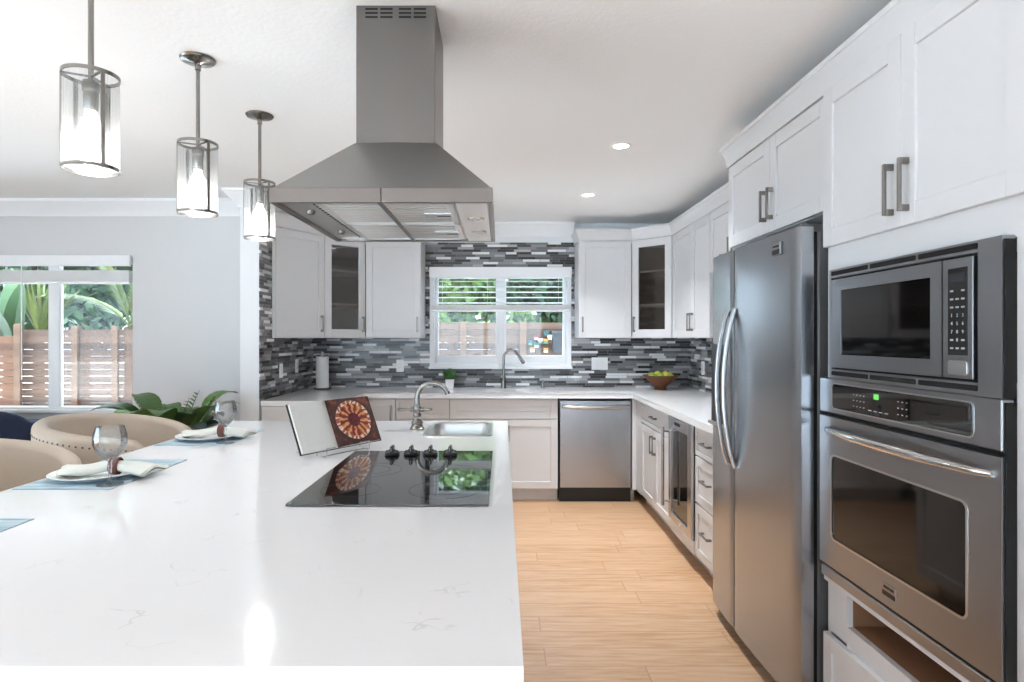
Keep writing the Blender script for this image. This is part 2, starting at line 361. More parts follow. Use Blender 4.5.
# ------------------------------------------------------------------ geometry helpers
class MB:
    """collects shapes into one bmesh; s.M places whatever is added next"""
    def __init__(s): s.bm = bmesh.new(); s.M = Matrix(); s.bev = False
    def v(s, co): return s.bm.verts.new(s.M @ Vector(co))
    def f(s, vs):
        try: return s.bm.faces.new(vs)
        except ValueError: return None
    def box(s, x0, x1, y0, y1, z0, z1, bev=0.0, seg=2):
        vs = [s.v((x, y, z)) for z in (z0, z1) for y in (y0, y1) for x in (x0, x1)]
        fs = [s.f([vs[i] for i in q]) for q in ((0, 2, 3, 1), (4, 5, 7, 6), (0, 1, 5, 4), (2, 6, 7, 3), (1, 3, 7, 5), (0, 4, 6, 2))]
        if bev:
            s.bev = True
            es = list({e for f in fs for e in f.edges})
            bmesh.ops.bevel(s.bm, geom=es, offset=bev, segments=seg, profile=0.5, affect='EDGES')
        return s
    def prism(s, poly, z0, z1, bev=0.0, seg=2):
        n = len(poly)
        a = [s.v((x, y, z0)) for x, y in poly]; b = [s.v((x, y, z1)) for x, y in poly]
        fs = [s.f(list(reversed(a))), s.f(b)] + [s.f([a[i], a[(i + 1) % n], b[(i + 1) % n], b[i]]) for i in range(n)]
        if bev:
            s.bev = True
            es = list({e for f in fs if f for e in f.edges})
            bmesh.ops.bevel(s.bm, geom=es, offset=bev, segments=seg, profile=0.5, affect='EDGES')
        return s
    def ring(s, c, ax, up, r, seg):
        return [s.v(c + (ax * math.cos(2 * PI * i / seg) + up * math.sin(2 * PI * i / seg)) * r) for i in range(seg)]
    def tube(s, pts, r, seg=10, closed=False, cap=True, flat=1.0):
        pts = [Vector(p) for p in pts]; n = len(pts)
        rs = r if isinstance(r, (list, tuple)) else [r] * n
        up = None; rings = []
        for i, p in enumerate(pts):
            d = (pts[(i + 1) % n] - pts[i - 1]) if closed else (pts[min(i + 1, n - 1)] - pts[max(i - 1, 0)])
            d.normalize()
            if up is None:
                up = d.orthogonal().normalized() if abs(d.z) > 0.9 else Vector((0, 0, 1))
            up = (up - d * up.dot(d)).normalized(); ax = d.cross(up)
            rings.append([s.v(p + ax * math.cos(2 * PI * k / seg) * rs[i] + up * math.sin(2 * PI * k / seg) * rs[i] * flat) for k in range(seg)])
        m = n if closed else n - 1
        for i in range(m):
            a, b = rings[i], rings[(i + 1) % n]
            for k in range(seg): s.f([a[k], a[(k + 1) % seg], b[(k + 1) % seg], b[k]])
        if cap and not closed:
            s.f(list(reversed(rings[0]))); s.f(rings[-1])
        return s
    def cyl(s, p0, p1, r, r1=None, seg=20): return s.tube([p0, p1], [r, r if r1 is None else r1], seg)
    def lathe(s, prof, c=(0, 0, 0), seg=28):
        rings = []
        for r, z in prof:
            rings.append([s.v((c[0], c[1], c[2] + z))] if r < 1e-6 else
                         [s.v((c[0] + r * math.cos(2 * PI * k / seg), c[1] + r * math.sin(2 * PI * k / seg), c[2] + z)) for k in range(seg)])
        for a, b in zip(rings, rings[1:]):
            for k in range(seg):
                q = [a[k % len(a)], a[(k + 1) % len(a)], b[(k + 1) % len(b)], b[k % len(b)]]
                u = [];
                for w in q:
                    if w not in u: u.append(w)
                if len(u) > 2: s.f(u)
        return s
    def ball(s, c, r, sc=(1, 1, 1), seg=16, rows=10):
        rings = []
        for i in range(rows + 1):
            t = PI * i / rows; rr = math.sin(t); z = -math.cos(t)
            if i in (0, rows): rings.append([s.v((c[0], c[1], c[2] + z * r * sc[2]))])
            else: rings.append([s.v((c[0] + rr * r * sc[0] * math.cos(2 * PI * k / seg), c[1] + rr * r * sc[1] * math.sin(2 * PI * k / seg), c[2] + z * r * sc[2])) for k in range(seg)])
        for a, b in zip(rings, rings[1:]):
            for k in range(seg):
                q = [a[k % len(a)], a[(k + 1) % len(a)], b[(k + 1) % len(b)], b[k % len(b)]]
                u = []
                for w in q:
                    if w not in u: u.append(w)
                s.f(u)
        return s
    def grid(s, fn, nu, nv, uv=False, wrap=False):
        vs = [[s.v(fn(i / nu, j / nv)) for j in range(nv + 1)] for i in range(nu if wrap else nu + 1)]
        L = None
        if uv: L = s.bm.loops.layers.uv.verify()
        for i in range(nu):
            i2 = (i + 1) % len(vs) if wrap else i + 1
            for j in range(nv):
                f = s.f([vs[i][j], vs[i2][j], vs[i2][j + 1], vs[i][j + 1]])
                if uv and f:
                    for lp, q in zip(f.loops, ((i, j), (i + 1, j), (i + 1, j + 1), (i, j + 1))): lp[L].uv = (q[0] / nu, q[1] / nv)
        return s
    def mesh_in(s, me):
        """adds a mesh datablock placed by s.M"""
        k = len(s.bm.verts); s.bm.from_mesh(me); s.bm.verts.ensure_lookup_table()
        for w in s.bm.verts[k:]: w.co = s.M @ w.co
        return s

def rrect(x0, x1, y0, y1, r, n=5):
    out = []
    for cx, cy, a in ((x1 - r, y1 - r, 0), (x0 + r, y1 - r, PI / 2), (x0 + r, y0 + r, PI), (x1 - r, y0 + r, 3 * PI / 2)):
        for i in range(n + 1):
            t = a + i / n * PI / 2; out.append((cx + r * math.cos(t), cy + r * math.sin(t)))
    return out

FRONT = Matrix(((1, 0, 0, 0), (0, 0, -1, 0), (0, 1, 0, 0), (0, 0, 0, 1)))   # a prism's xy becomes x,z and its height comes forward (-y)

def obj(name, mb, mat, parent=None, smooth=35, world=None):
    me = bpy.data.meshes.new(name)
    if world is not None: mb.bm.transform(world)
    bmesh.ops.recalc_face_normals(mb.bm, faces=mb.bm.faces)
    mb.bm.to_mesh(me); mb.bm.free()
    me.materials.append(mat)
    if smooth:
        me.shade_smooth(); me.set_sharp_from_angle(angle=math.radians(smooth))
    o = bpy.data.objects.new(name, me); COL.objects.link(o)
    if mb.bev and smooth:
        w = o.modifiers.new('weighted_normals', 'WEIGHTED_NORMAL'); w.keep_sharp = True
    if parent is not None: o.parent = parent
    return o

def tag(o, label, cat, group=None, kind=None):
    o['label'] = label; o['category'] = cat
    if group: o['group'] = group
    if kind: o['kind'] = kind
    return o

class Thing:
    def __init__(s, name, label, cat, loc=(0, 0, 0), rz=0.0, group=None):
        s.o = bpy.data.objects.new(name, None); s.o.empty_display_size = 0.05
        s.o.location = loc; s.o.rotation_euler = (0, 0, rz); COL.objects.link(s.o)
        tag(s.o, label, cat, group)
        s.inv = (Matrix.Translation(loc) @ Matrix.Rotation(rz, 4, 'Z')).inverted()
    def part(s, name, mb, mat, parent=None, label=None, smooth=35, world=False):
        o = obj(name, mb, mat, parent if parent is not None else s.o, smooth, s.inv if world else None)
        if label: o['label'] = label
        return o

def solo(name, mb, mat, label, cat, loc, group=None, smooth=35):
    """a thing that is one mesh, built in world coordinates about its base"""
    o = obj(name, mb, mat, None, smooth, Matrix.Translation(loc).inverted()); o.location = loc
    return tag(o, label, cat, group)

def struct(name, mb, mat, parent=None, smooth=35):
    o = obj(name, mb, mat, parent, smooth)
    if parent is None: o['kind'] = 'structure'
    return o

def dup(root, loc, label, group=None):
    """a copy of a thing with copies of its parts and sub-parts"""
    r = root.copy(); COL.objects.link(r); r.location = loc; r['label'] = label
    if group: r['group'] = group
    for ch in list(root.children):
        c = ch.copy(); COL.objects.link(c); c.parent = r
        for g in ch.children:
            d = g.copy(); COL.objects.link(d); d.parent = c
    return r

_text = {}
def text_mesh(txt, size, depth=0.0006):
    cu = bpy.data.curves.new('text', 'FONT'); cu.body = txt; cu.size = size; cu.extrude = depth; cu.align_x = 'CENTER'; cu.align_y = 'CENTER'
    cu.resolution_u = 2
    o = bpy.data.objects.new('text', cu); COL.objects.link(o)
    bpy.context.view_layer.update()
    me = bpy.data.meshes.new_from_object(o.evaluated_get(bpy.context.evaluated_depsgraph_get()))
    bpy.data.objects.remove(o); bpy.data.curves.remove(cu)
    return me
def put_text(mb, txt, size, x, y, z):
    """lettering on a face that looks towards local -y"""
    me = text_mesh(txt, size); keep = mb.M
    mb.M = keep @ Matrix.Translation((x, y, z)) @ Matrix.Rotation(PI / 2, 4, 'X'); mb.mesh_in(me); mb.M = keep
    bpy.data.meshes.remove(me)

# ------------------------------------------------------------------ room shell
CEIL = 2.45
YB, XR, XL = 5.68, 1.745, -1.775          # back wall, right wall, left partition face
YD, XFAR, YREAR = 4.75, -5.25, -3.25     # dining wall, far left wall, rear wall
W1 = (-0.676, 0.648, 1.11, 2.03)         # kitchen window opening x0 x1 z0 z1
W2 = (-4.12, -2.90, 0.81, 2.01)          # dining window opening

struct('floor', MB().box(XFAR - .15, XR + .15, YREAR - .15, YB + .15, -0.12, 0), M['floor'])
struct('ceiling', MB().box(XFAR - .15, XR + .15, YREAR - .15, YB + .15, CEIL, CEIL + 0.12), M['ceiling'])
def wall_with_hole(m, x0, x1, y0, y1, hole):
    hx0, hx1, hz0, hz1 = hole
    m.box(x0, hx0, y0, y1, 0, CEIL).box(hx1, x1, y0, y1, 0, CEIL).box(hx0, hx1, y0, y1, 0, hz0).box(hx0, hx1, y0, y1, hz1, CEIL)
    return m
wb = struct('wall_back', wall_with_hole(MB(), -1.915, XR + .15, YB, YB + .15, W1), M['wall_white'])
wr = struct('wall_right', MB().box(XR, XR + .15, YREAR, YB, 0, CEIL), M['wall_white'])
wl = struct('wall_left', MB().box(-1.915, XL, 4.42, YB, 0, CEIL, 0.004), M['wall_white'])
struct('wall_dining', wall_with_hole(MB(), XFAR, -1.915, YD, YD + .15, W2), M['wall'])
mb = MB(); mb.box(XFAR - .15, XFAR, -2.1 - 1.15, -2.1, 0, CEIL).box(XFAR - .15, XFAR, 2.5, YD + .15, 0, CEIL).box(XFAR - .15, XFAR, -2.1, 2.5, 2.22, CEIL)
struct('wall_far_left', mb, M['wall'])
mb = MB(); mb.box(XFAR, -4.6, YREAR - .15, YREAR, 0, CEIL).box(1.0, XR, YREAR - .15, YREAR, 0, CEIL).box(-4.6, 1.0, YREAR - .15, YREAR, 2.22, CEIL)
struct('wall_rear', mb, M['wall'])

def tile_panel(parent, m): return obj('tile_panel', m, M['tile'], parent)
TT = 2.27
m = MB(); m.box(XL, W1[0], YB - .008, YB, .915, TT).box(W1[1], XR, YB - .008, YB, .915, TT).box(W1[0], W1[1], YB - .008, YB, .915, W1[2]).box(W1[0], W1[1], YB - .008, YB, W1[3], TT)
tile_panel(wb, m)
tile_panel(wl, MB().box(XL, XL + .008, 4.42, YB - .008, .915, TT))
tile_panel(wr, MB().box(XR - .008, XR, 3.0, YB - .008, .915, TT))

# unseen glazed doors, added behind the camera and at the left to let daylight in
def glazed(name, along, c, a0, a1, n):
    f = MB(); g = MB(); w = (a1 - a0) / n
    def bx(m, u0, u1, z0, z1, d0, d1):
        if along == 'x': m.box(u0, u1, c + d0, c + d1, z0, z1)
        else: m.box(c + d0, c + d1, u0, u1, z0, z1)
    for i in range(n):
        u0, u1 = a0 + i * w, a0 + (i + 1) * w
        bx(f, u0, u0 + .05, 0, 2.22, -.03, .03); bx(f, u1 - .05, u1, 0, 2.22, -.03, .03)
        bx(f, u0 + .05, u1 - .05, 0, .07, -.03, .03); bx(f, u0 + .05, u1 - .05, 2.16, 2.22, -.03, .03)
        bx(g, u0 + .05, u1 - .05, .07, 2.16, -.003, .003)
    d = struct(name, f, M['trim']); obj('pane', g, M['pane'], d)
glazed('unseen_door_1', 'x', YREAR - .08, -4.6, 1.0, 4)
glazed('unseen_door_2', 'y', XFAR - .08, -2.1, 2.5, 3)

# mouldings
def sweep(mb, path, prof, side=1, cap=True):
    """prof = (out, z) pairs swept along a plan polyline with mitred corners; side=+1: out lies left of the travel direction"""
    n = len(path); P = [Vector((x, y)) for x, y in path]; rows = []
    for i in range(n):
        ds = []
        if i > 0: ds.append((P[i] - P[i - 1]).normalized())
        if i < n - 1: ds.append((P[i + 1] - P[i]).normalized())
        ns = [Vector((-d.y, d.x)) * side for d in ds]
        if len(ns) == 2:
            b = (ns[0] + ns[1]).normalized(); k = 1 / max(0.3, b.dot(ns[0])); nn = b * k
        else: nn = ns[0]
        rows.append([mb.v((P[i].x + nn.x * o, P[i].y + nn.y * o, z)) for o, z in prof])
    k = len(prof)
    for a, b in zip(rows, rows[1:]):
        for j in range(k): mb.f([a[j], a[(j + 1) % k], b[(j + 1) % k], b[j]])
    if cap: mb.f(rows[0]); mb.f(list(reversed(rows[-1])))
    return mb
CROWN = [(0, 2.33), (.012, 2.33), (.016, 2.345), (.05, 2.385), (.085, 2.43), (.095, 2.432), (.095, CEIL), (0, CEIL)]
struct('trim_1', sweep(MB(), [(XFAR, YD), (-1.915, YD), (-1.915, 4.42), (XL, 4.42), (XL, 4.74)], CROWN, -1), M['trim'])
struct('trim_2', sweep(MB(), [(-.70, YB), (.672, YB)], CROWN, -1), M['trim'])
CABC = [(0, 2.236), (.004, 2.236), (.006, 2.262), (.014, 2.290), (.026, 2.318), (.030, 2.320), (.030, 2.338), (0, 2.338)]

# ------------------------------------------------------------------ kitchen window and its blind
x0, x1, z0, z1 = W1
m = MB(); fy0, fy1 = 5.60, 5.80
m.box(x0, x0 + .045, fy0 + .05, fy1, z0, z1, .004).box(x1 - .045, x1, fy0 + .05, fy1, z0, z1, .004)
m.box(x0 + .045, x1 - .045, fy0 + .05, fy1, z0, z0 + .03).box(x0 + .045, x1 - .045, fy0 + .05, fy1, z1 - .04, z1)
w1 = struct('window_1', m, M['trim'])
m = MB()
for a, b in ((x0 + .045, -.03), (.012, x1 - .045)):
    y0 = 5.72
    m.box(a, a + .028, y0, y0 + .04, z0 + .03, z1 - .04, .003).box(b - .028, b, y0, y0 + .04, z0 + .03, z1 - .04, .003)
    m.box(a + .028, b - .028, y0, y0 + .04, z0 + .03, z0 + .10, .003).box(a + .028, b - .028, y0, y0 + .04, z1 - .09, z1 - .04, .003)
m.box(-.03, .012, 5.715, 5.765, z0 + .03, z1 - .04, .003)
obj('sash', m, M['trim'], w1)
obj('sill', MB().box(x0 - .005, x1 + .005, fy0 - .0, fy1 - .04, z0 - .022, z0 + .002, .004), M['trim'], w1)
obj('pane', MB().box(x0 + .07, -.055, 5.735, 5.741, z0 + .08, z1 - .06), M['pane'], w1)
obj('pane', MB().box(.04, x1 - .07, 5.735, 5.741, z0 + .08, z1 - .06), M['pane'], w1)

def blind(name, label, X0, X1, Yf, ztop, zval, slats, zst0, zst1, wx, wz):
    T = Thing(name, label, 'blind', ((X0 + X1) / 2, Yf + .03, zst0))
    P = lambda n, m, mt: T.part(n, m, M[mt], world=True)
    P('valance', MB().box(X0, X1, Yf, Yf + .02, zval, ztop, .004), 'trim')
    if slats:
        m = MB()
        for z in slats:
            m.M = Matrix.Translation((0, Yf + .045, z)) @ Matrix.Rotation(math.radians(13), 4, 'X'); m.box(X0 + .03, X1 - .03, -.025, .025, -.0015, .0015)
        P('slats', m, 'plastic_white')
    m = MB(); n = int((zst1 - zst0 - .022) / .006)
    for i in range(n): m.box(X0 + .02, X1 - .02, Yf + .02, Yf + .07, zst0 + .022 + i * .006, zst0 + .0262 + i * .006)
    P('slat_stack', m, 'plastic_white')
    P('bottom_rail', MB().box(X0 + .015, X1 - .015, Yf + .017, Yf + .073, zst0, zst0 + .02, .004), 'trim')
    P('head_rail', MB().box(X0 + .01, X1 - .01, Yf + .02, Yf + .07, zval + .02, ztop - .01), 'trim')
    for x in (X0 + .12, (X0 + X1) / 2 - .12, X1 - .12): P('ladder_cord', MB().cyl((x, Yf + .021, zst0), (x, Yf + .021, zval + .03), .0012, seg=6), 'plastic_white')
    P('wand', MB().cyl((wx, Yf + .01, wz), (wx, Yf + .01, zval + .02), .004, seg=8), 'plastic_white')
blind('window_blind', 'white slatted blind half lowered in the kitchen window', x0 + .005, x1 - .005, 5.575, 2.03, 1.935, [1.90, 1.85, 1.80, 1.75, 1.70], 1.62, 1.685, x0 + .08, 1.18)

# dining window
x0, x1, z0, z1 = W2
m = MB(); m.box(x0, x0 + .03, YD, YD + .12, z0, z1).box(x1 - .012, x1, YD + .02, YD + .12, z0, z1).box(x0, x1, YD, YD + .12, z0, z0 + .02).box(x0, x1, YD + .02, YD + .12, z1 - .03, z1)
m.box(-3.585, -3.50, YD + .03, YD + .08, z0 + .02, z1 - .03, .003)
w2 = struct('window_2', m, M['trim'])
obj('sill', MB().box(x0 - .01, x1 + .01, YD - .03, YD + .1, z0 - .02, z0 + .004, .004), M['trim'], w2)
obj('pane', MB().box(x0 + .03, -3.585, YD + .05, YD + .056, z0 + .02, z1 - .03), M['pane'], w2)
obj('pane', MB().box(-3.50, x1 - .012, YD + .05, YD + .056, z0 + .02, z1 - .03), M['pane'], w2)
blind('window_blind', 'white slatted blind drawn up to the top of the dining window', x0 + .005, x1 + .003, YD - .045, 2.02, 1.935, [], 1.80, 1.91, -3.745, 1.05)

# ------------------------------------------------------------------ cabinet builders (local: x along the face, y into the cabinet, z up)
def shaker(m, x0, x1, z0, z1, y=0.0, t=.02, st=.058, bev=.0015):
    m.box(x0, x0 + st, y - t, y, z0, z1, bev, 1).box(x1 - st, x1, y - t, y, z0, z1, bev, 1)
    m.box(x0 + st, x1 - st, y - t, y, z0, z0 + st, bev, 1).box(x0 + st, x1 - st, y - t, y, z1 - st, z1, bev, 1)
    m.box(x0 + st - .002, x1 - st + .002, y - t + .008, y - .002, z0 + st - .002, z1 - st + .002)
    return m
def slab_front(m, x0, x1, z0, z1, y=0.0, t=.02):
    st = .03
    if z1 - z0 < .2: return shaker(m, x0, x1, z0, z1, y, t, st)
    return shaker(m, x0, x1, z0, z1, y, t, .05)
def pull(T, parent, x, z, vertical=True, L=.135, y=-.02):
    """square-section bar pull on two posts"""
    w, d = .011, .030; m = MB(); h = L / 2
    if vertical:
        m.box(x - w / 2, x + w / 2, y - d, y - d + .009, z - h, z + h, .0015, 1)
        for s in (-1, 1):
            a, b = sorted((z + s * h, z + s * (h - .018))); m.box(x - w / 2, x + w / 2, y - d + .009, y, a, b, .0015, 1)
    else:
        m.box(x - h, x + h, y - d, y - d + .009, z - w / 2, z + w / 2, .0015, 1)
        for s in (-1, 1):
            a, b = sorted((x + s * h, x + s * (h - .018))); m.box(a, b, y - d + .009, y, z - w / 2, z + w / 2, .0015, 1)
    return T.part('handle', m, M['pull'], parent)

R90, R45, L90, L45 = -PI / 2, -PI / 4, PI / 2, PI / 4
UZ0, UZ1 = 1.375, 2.235
def upper(label, loc, rz, w, d, doors, z0=UZ0, z1=UZ1, group='white wall cabinets'):
    """doors: (x0, x1, handle side 'l'/'r')"""
    T = Thing('wall_cabinet', label, 'cabinet', (loc[0], loc[1], z0), rz, group); h = z1 - z0
    T.part('body', MB().box(0, w, .02, d, 0, h, .001, 1), M['cab'])
    for a, b, side in doors:
        D = T.part('door', shaker(MB(), a + .0015, b - .0015, .003, h - .003, .02), M['cab'])
        pull(T, D, (a + .032) if side == 'l' else (b - .032), .12, True, .135, 0.0)
    return T
GAPW = .004
# back wall, left of the window
upper('white single-door wall cabinet left of the kitchen window', (-1.205, 5.35), 0, .487, .33 - GAPW, [(0, .487, 'r')])
# angled end cabinet on the left wall: triangular plan
T = Thing('wall_cabinet', 'white angled end wall cabinet nearest the left partition', 'cabinet', (-1.762, 4.645, UZ0), L45, 'white wall cabinets')
W = math.hypot(.275, .425)
rot = math.atan2(.425, .275); T.o.rotation_euler = (0, 0, rot); T.inv = (Matrix.Translation((-1.762, 4.645, UZ0)) @ Matrix.Rotation(rot, 4, 'Z')).inverted()
T.part('body', MB().prism([(-1.762, 4.690), (-1.507, 5.075), (-1.762, 5.075)], UZ0, UZ1), M['cab'], world=True)
D = T.part('door', shaker(MB(), .028, W - .004, .003, UZ1 - UZ0 - .003, .016), M['cab'])
pull(T, D, W - .04, .12, True, .135, -.004)
T.part('end_strip', MB().box(0, .024, -.002, .016, 0, UZ1 - UZ0, .001, 1), M['cab'])

def glass_corner(label, p0, p1, rz, wallx, side):
    """diagonal corner wall cabinet with a glazed door running from p0 to p1 (plan points, viewed left to right)"""
    T = Thing('corner_wall_cabinet', label, 'cabinet', (p0[0], p0[1], UZ0), rz, 'glass-door corner wall cabinets')
    W = math.hypot(p1[0] - p0[0], p1[1] - p0[1]); h = UZ1 - UZ0
    yb = YB - .008 - GAPW; wx = wallx
    if side == 'r': plan = [p0, p1, (wx, p1[1]), (wx, yb), (p0[0], yb)]
    else: plan = [p0, p1, (p1[0], yb), (wx, yb), (wx, p0[1])]
    n = Vector((math.sin(rz), -math.cos(rz))) * -.022
    pl = [(plan[0][0] + n.x, plan[0][1] + n.y), (plan[1][0] + n.x, plan[1][1] + n.y)] + plan[2:]
    c = Vector((sum(p[0] for p in pl) / 5, sum(p[1] for p in pl) / 5))
    t = .018
    T.part('base_panel', MB().prism(pl, UZ0, UZ0 + t), M['cab'], world=True); T.part('top_panel', MB().prism(pl, UZ1 - t, UZ1), M['cab'], world=True)
    sides = MB()
    for i in (1, 2, 3, 4):
        a, b = Vector(pl[i]), Vector(pl[(i + 1) % 5]); d = (b - a).normalized(); q = Vector((-d.y, d.x))
        if q.dot(c - a) < 0: q = -q
        sides.prism([tuple(a), tuple(b), tuple(b + q * .012), tuple(a + q * .012)], UZ0 + t, UZ1 - t)
    T.part('carcass', sides, M['cab_in'], world=True)
    for z in (1.655, 1.945):
        m = MB(); k = [tuple(c + (Vector(p) - c) * .94) for p in pl]; m.prism(k, z, z + .018); T.part('shelf', m, M['cab'], world=True)
    m = MB(); st = .066
    m.box(.002, st, 0, .02, .003, h - .003, .0015, 1).box(W - st, W - .002, 0, .02, .003, h - .003, .0015, 1)
    m.box(st, W - st, 0, .02, .003, .075, .0015, 1).box(st, W - st, 0, .02, h - .068, h - .003, .0015, 1)
    D = T.part('door', m, M['cab'])
    T.part('glass_pane', MB().box(st - .004, W - st + .004, .008, .012, .07, h - .064), M['tint'], D)
    pull(T, D, (W - .03) if side == 'l' else .03, .12, True, .135, 0.0)
glass_corner('corner wall cabinet with tinted glass door left of the window', (-1.487, 5.07), (-1.208, 5.35), L45, XL + .012, 'l')
glass_corner('corner wall cabinet with tinted glass door right of the window', (1.148, 5.35), (1.424, 5.074), R45, XR - .012, 'r')
upper('white single-door wall cabinet right of the kitchen window', (.68, 5.35), 0, .466, .33 - GAPW - .008, [(0, .466, 'l')])
upper('white two-door wall cabinet on the right wall above the fruit bowl end', (1.426, 5.070), R90, .91, XR - .012 - 1.426, [(0, .52, 'r'), (.52, .91, 'l')])
upper('short white two-door wall cabinet beyond the refrigerator', (1.426, 4.157), R90, .66, XR - .012 - 1.426, [(0, .432, 'r'), (.432, .66, 'l')], 1.815)
upper('white two-door cabinet directly above the refrigerator', (1.145, 3.06), R90, .936, .585, [(0, .468, 'r'), (.468, .936, 'l')], 1.825)
struct('trim_3', sweep(MB(), [(XL + .01, 4.643), (-1.487, 5.07), (-1.207, 5.35), (-.716, 5.35), (-.716, YB - .01)], CABC, -1), M['cab'])
struct('trim_4', sweep(MB(), [(.678, YB - .01), (.678, 5.35), (1.148, 5.35), (1.426, 5.072), (1.426, 3.062)], CABC, -1), M['cab'])
struct('trim_5', sweep(MB(), [(XR - .01, 3.062), (1.143, 3.062), (1.143, 1.27)], CABC, -1), M['cab'])

# base cabinets
BZ0, BZ1 = .105, .872
def base(name, label, loc, rz, w, d, fronts, group='white base cabinets', feet=True):
    """fronts: (kind, x0, x1, z0, z1, handle) ; handle = None | (x, z, vertical)"""
    T = Thing(name, label, 'cabinet', (loc[0], loc[1], 0), rz, group)
    T.part('body', MB().box(0, w, .02, d, BZ0, BZ1, .001, 1), M['cab'])
    if feet: T.part('toe_kick', MB().box(0, w, .085, .10, 0, BZ0), M['toe'])
    for kind, a, b, z0, z1, hd in fronts:
        m = MB(); (slab_front if kind == 'drawer' else shaker)(m, a + .0015, b - .0015, z0, z1, .02)
        D = T.part(kind, m, M['cab'])
        if hd: pull(T, D, hd[0], hd[1], hd[2], .135, 0.0)
    return T
DY = 5.06                                   # door plane of the back run
dep = YB - .012 - DY
# left run along the partition (end panel faces the camera), then the back run
T = base('base_cabinet', 'white base cabinet with plain end panel under the left counter end', (-1.17, 4.44), L90, .60, .59, [('drawer', .01, .59, .70, .862, (.3, .78, False)), ('door', .01, .59, .115, .69, (.53, .58, True))])
T.part('end_panel', MB().box(-.012, -.0, .02, .59, 0, BZ1, .001, 1), M['cab'])
base('base_cabinet', 'narrow white corner base cabinet behind the open cookbook', (-1.165, DY), 0, .275, dep, [('door', .003, .272, .115, .862, (.235, .745, True))])
base('base_cabinet', 'white base cabinet with top drawer behind the island faucet', (-.888, DY), 0, .448, dep, [('drawer', 0, .448, .70, .862, (.224, .78, False)), ('door', 0, .448, .115, .69, (.41, .58, True))])
base('sink_base_cabinet', 'white two-door sink base cabinet under the kitchen window', (-.438, DY), 0, .906, dep, [('false_front', 0, .906, .70, .862, None), ('door', 0, .452, .115, .69, (.415, .58, True)), ('door', .454, .906, .115, .69, (.495, .58, True))])
T = base('corner_base_cabinet', 'white corner base filler between dishwasher and right counter run', (1.088, DY), 0, .035, dep, [])
T.part('filler', MB().box(.0, .037, 0, .02, BZ0, BZ1), M['cab'])
RX = 1.125
depr = XR - .012 - RX
base('base_cabinet', 'white base cabinet with one drawer over two doors beside wine cooler', (RX, DY - .004), R90, 1.035, depr, [('drawer', .165, 1.03, .70, .862, (.59, .785, False)), ('door', .165, .585, .115, .69, (.548, .58, True)), ('door', .588, 1.03, .115, .69, (.625, .58, True))]).part('filler', MB().box(0, .163, 0, .02, BZ0, BZ1), M['cab'])
base('drawer_cabinet', 'white three-drawer base cabinet between wine cooler and refrigerator', (RX, 3.53), R90, .435, depr, [('drawer', .003, .432, .70, .862, (.217, .785, False)), ('drawer', .003, .432, .425, .69, (.217, .575, False)), ('drawer', .003, .432, .115, .415, (.217, .285, False))])

# counters
def counter(name, poly, z0, z1, label, cat, hole=None):
    m = MB(); m.prism(poly, z0, z1, .005, 2)
    return solo(name, m, M['quartz'], label, cat, (poly[0][0], poly[0][1], z0))
counter('countertop', [(XL + .01, 4.42), (-1.15, 4.42), (-1.15, 5.02), (1.085, 5.02), (1.085, 3.09), (XR - .01, 3.09), (XR - .01, YB - .01), (XL + .01, YB - .01)], .875, .915,
        'white quartz countertop running round the back of the kitchen', 'countertop')

# ------------------------------------------------------------------ island
IX0, IX1, IY0, IY1 = -1.49, .030, .842, 3.335
SKX0, SKX1, SKY0, SKY1 = -.355, -.065, 2.80, 3.24     # island sink cut-out
def slab_with_hole(m, X0, X1, Y0, Y1, Z0, Z1, hole, bev=.005):
    """one slab with a round-cornered hole"""
    outer = [(X0, Y0), (X1, Y0), (X1, Y1), (X0, Y1)]
    hx0, hx1, hy0, hy1 = hole
    q = rrect(hx0, hx1, hy0, hy1, .05, 4); k = len(q) // 4
    corner = [(X1, Y1), (X0, Y1), (X0, Y0), (X1, Y0)]
    bm = m.bm; lay = {}
    for z in (Z0, Z1):
        lay[z] = ([m.v((x, y, z)) for x, y in q], [m.v((x, y, z)) for x, y in corner])
    for z in (Z0, Z1):
        a, c = lay[z]
        for i in range(4):
            for j in range(k - 1): m.f([a[i * k + j], a[i * k + j + 1], c[i]])
            m.f([a[i * k + k - 1], a[(i * k + k) % len(a)], c[(i + 1) % 4], c[i]])
    a0, c0 = lay[Z0]; a1, c1 = lay[Z1]; n = len(a0)
    for i in range(n): m.f([a0[i], a0[(i + 1) % n], a1[(i + 1) % n], a1[i]])
    for i in range(4): m.f([c0[i], c0[(i + 1) % 4], c1[(i + 1) % 4], c1[i]])
    return m
solo('island_countertop', slab_with_hole(MB(), IX0, IX1, IY0, IY1, .868, .918, (SKX0, SKX1, SKY0, SKY1)), M['quartz'],
     'large white quartz island top with faint grey veining', 'countertop', (IX0, IY0, .868), smooth=20)
T = Thing('island_cabinet', 'white kitchen island base under the quartz island top', 'cabinet', (0, 3.29, 0), R90)
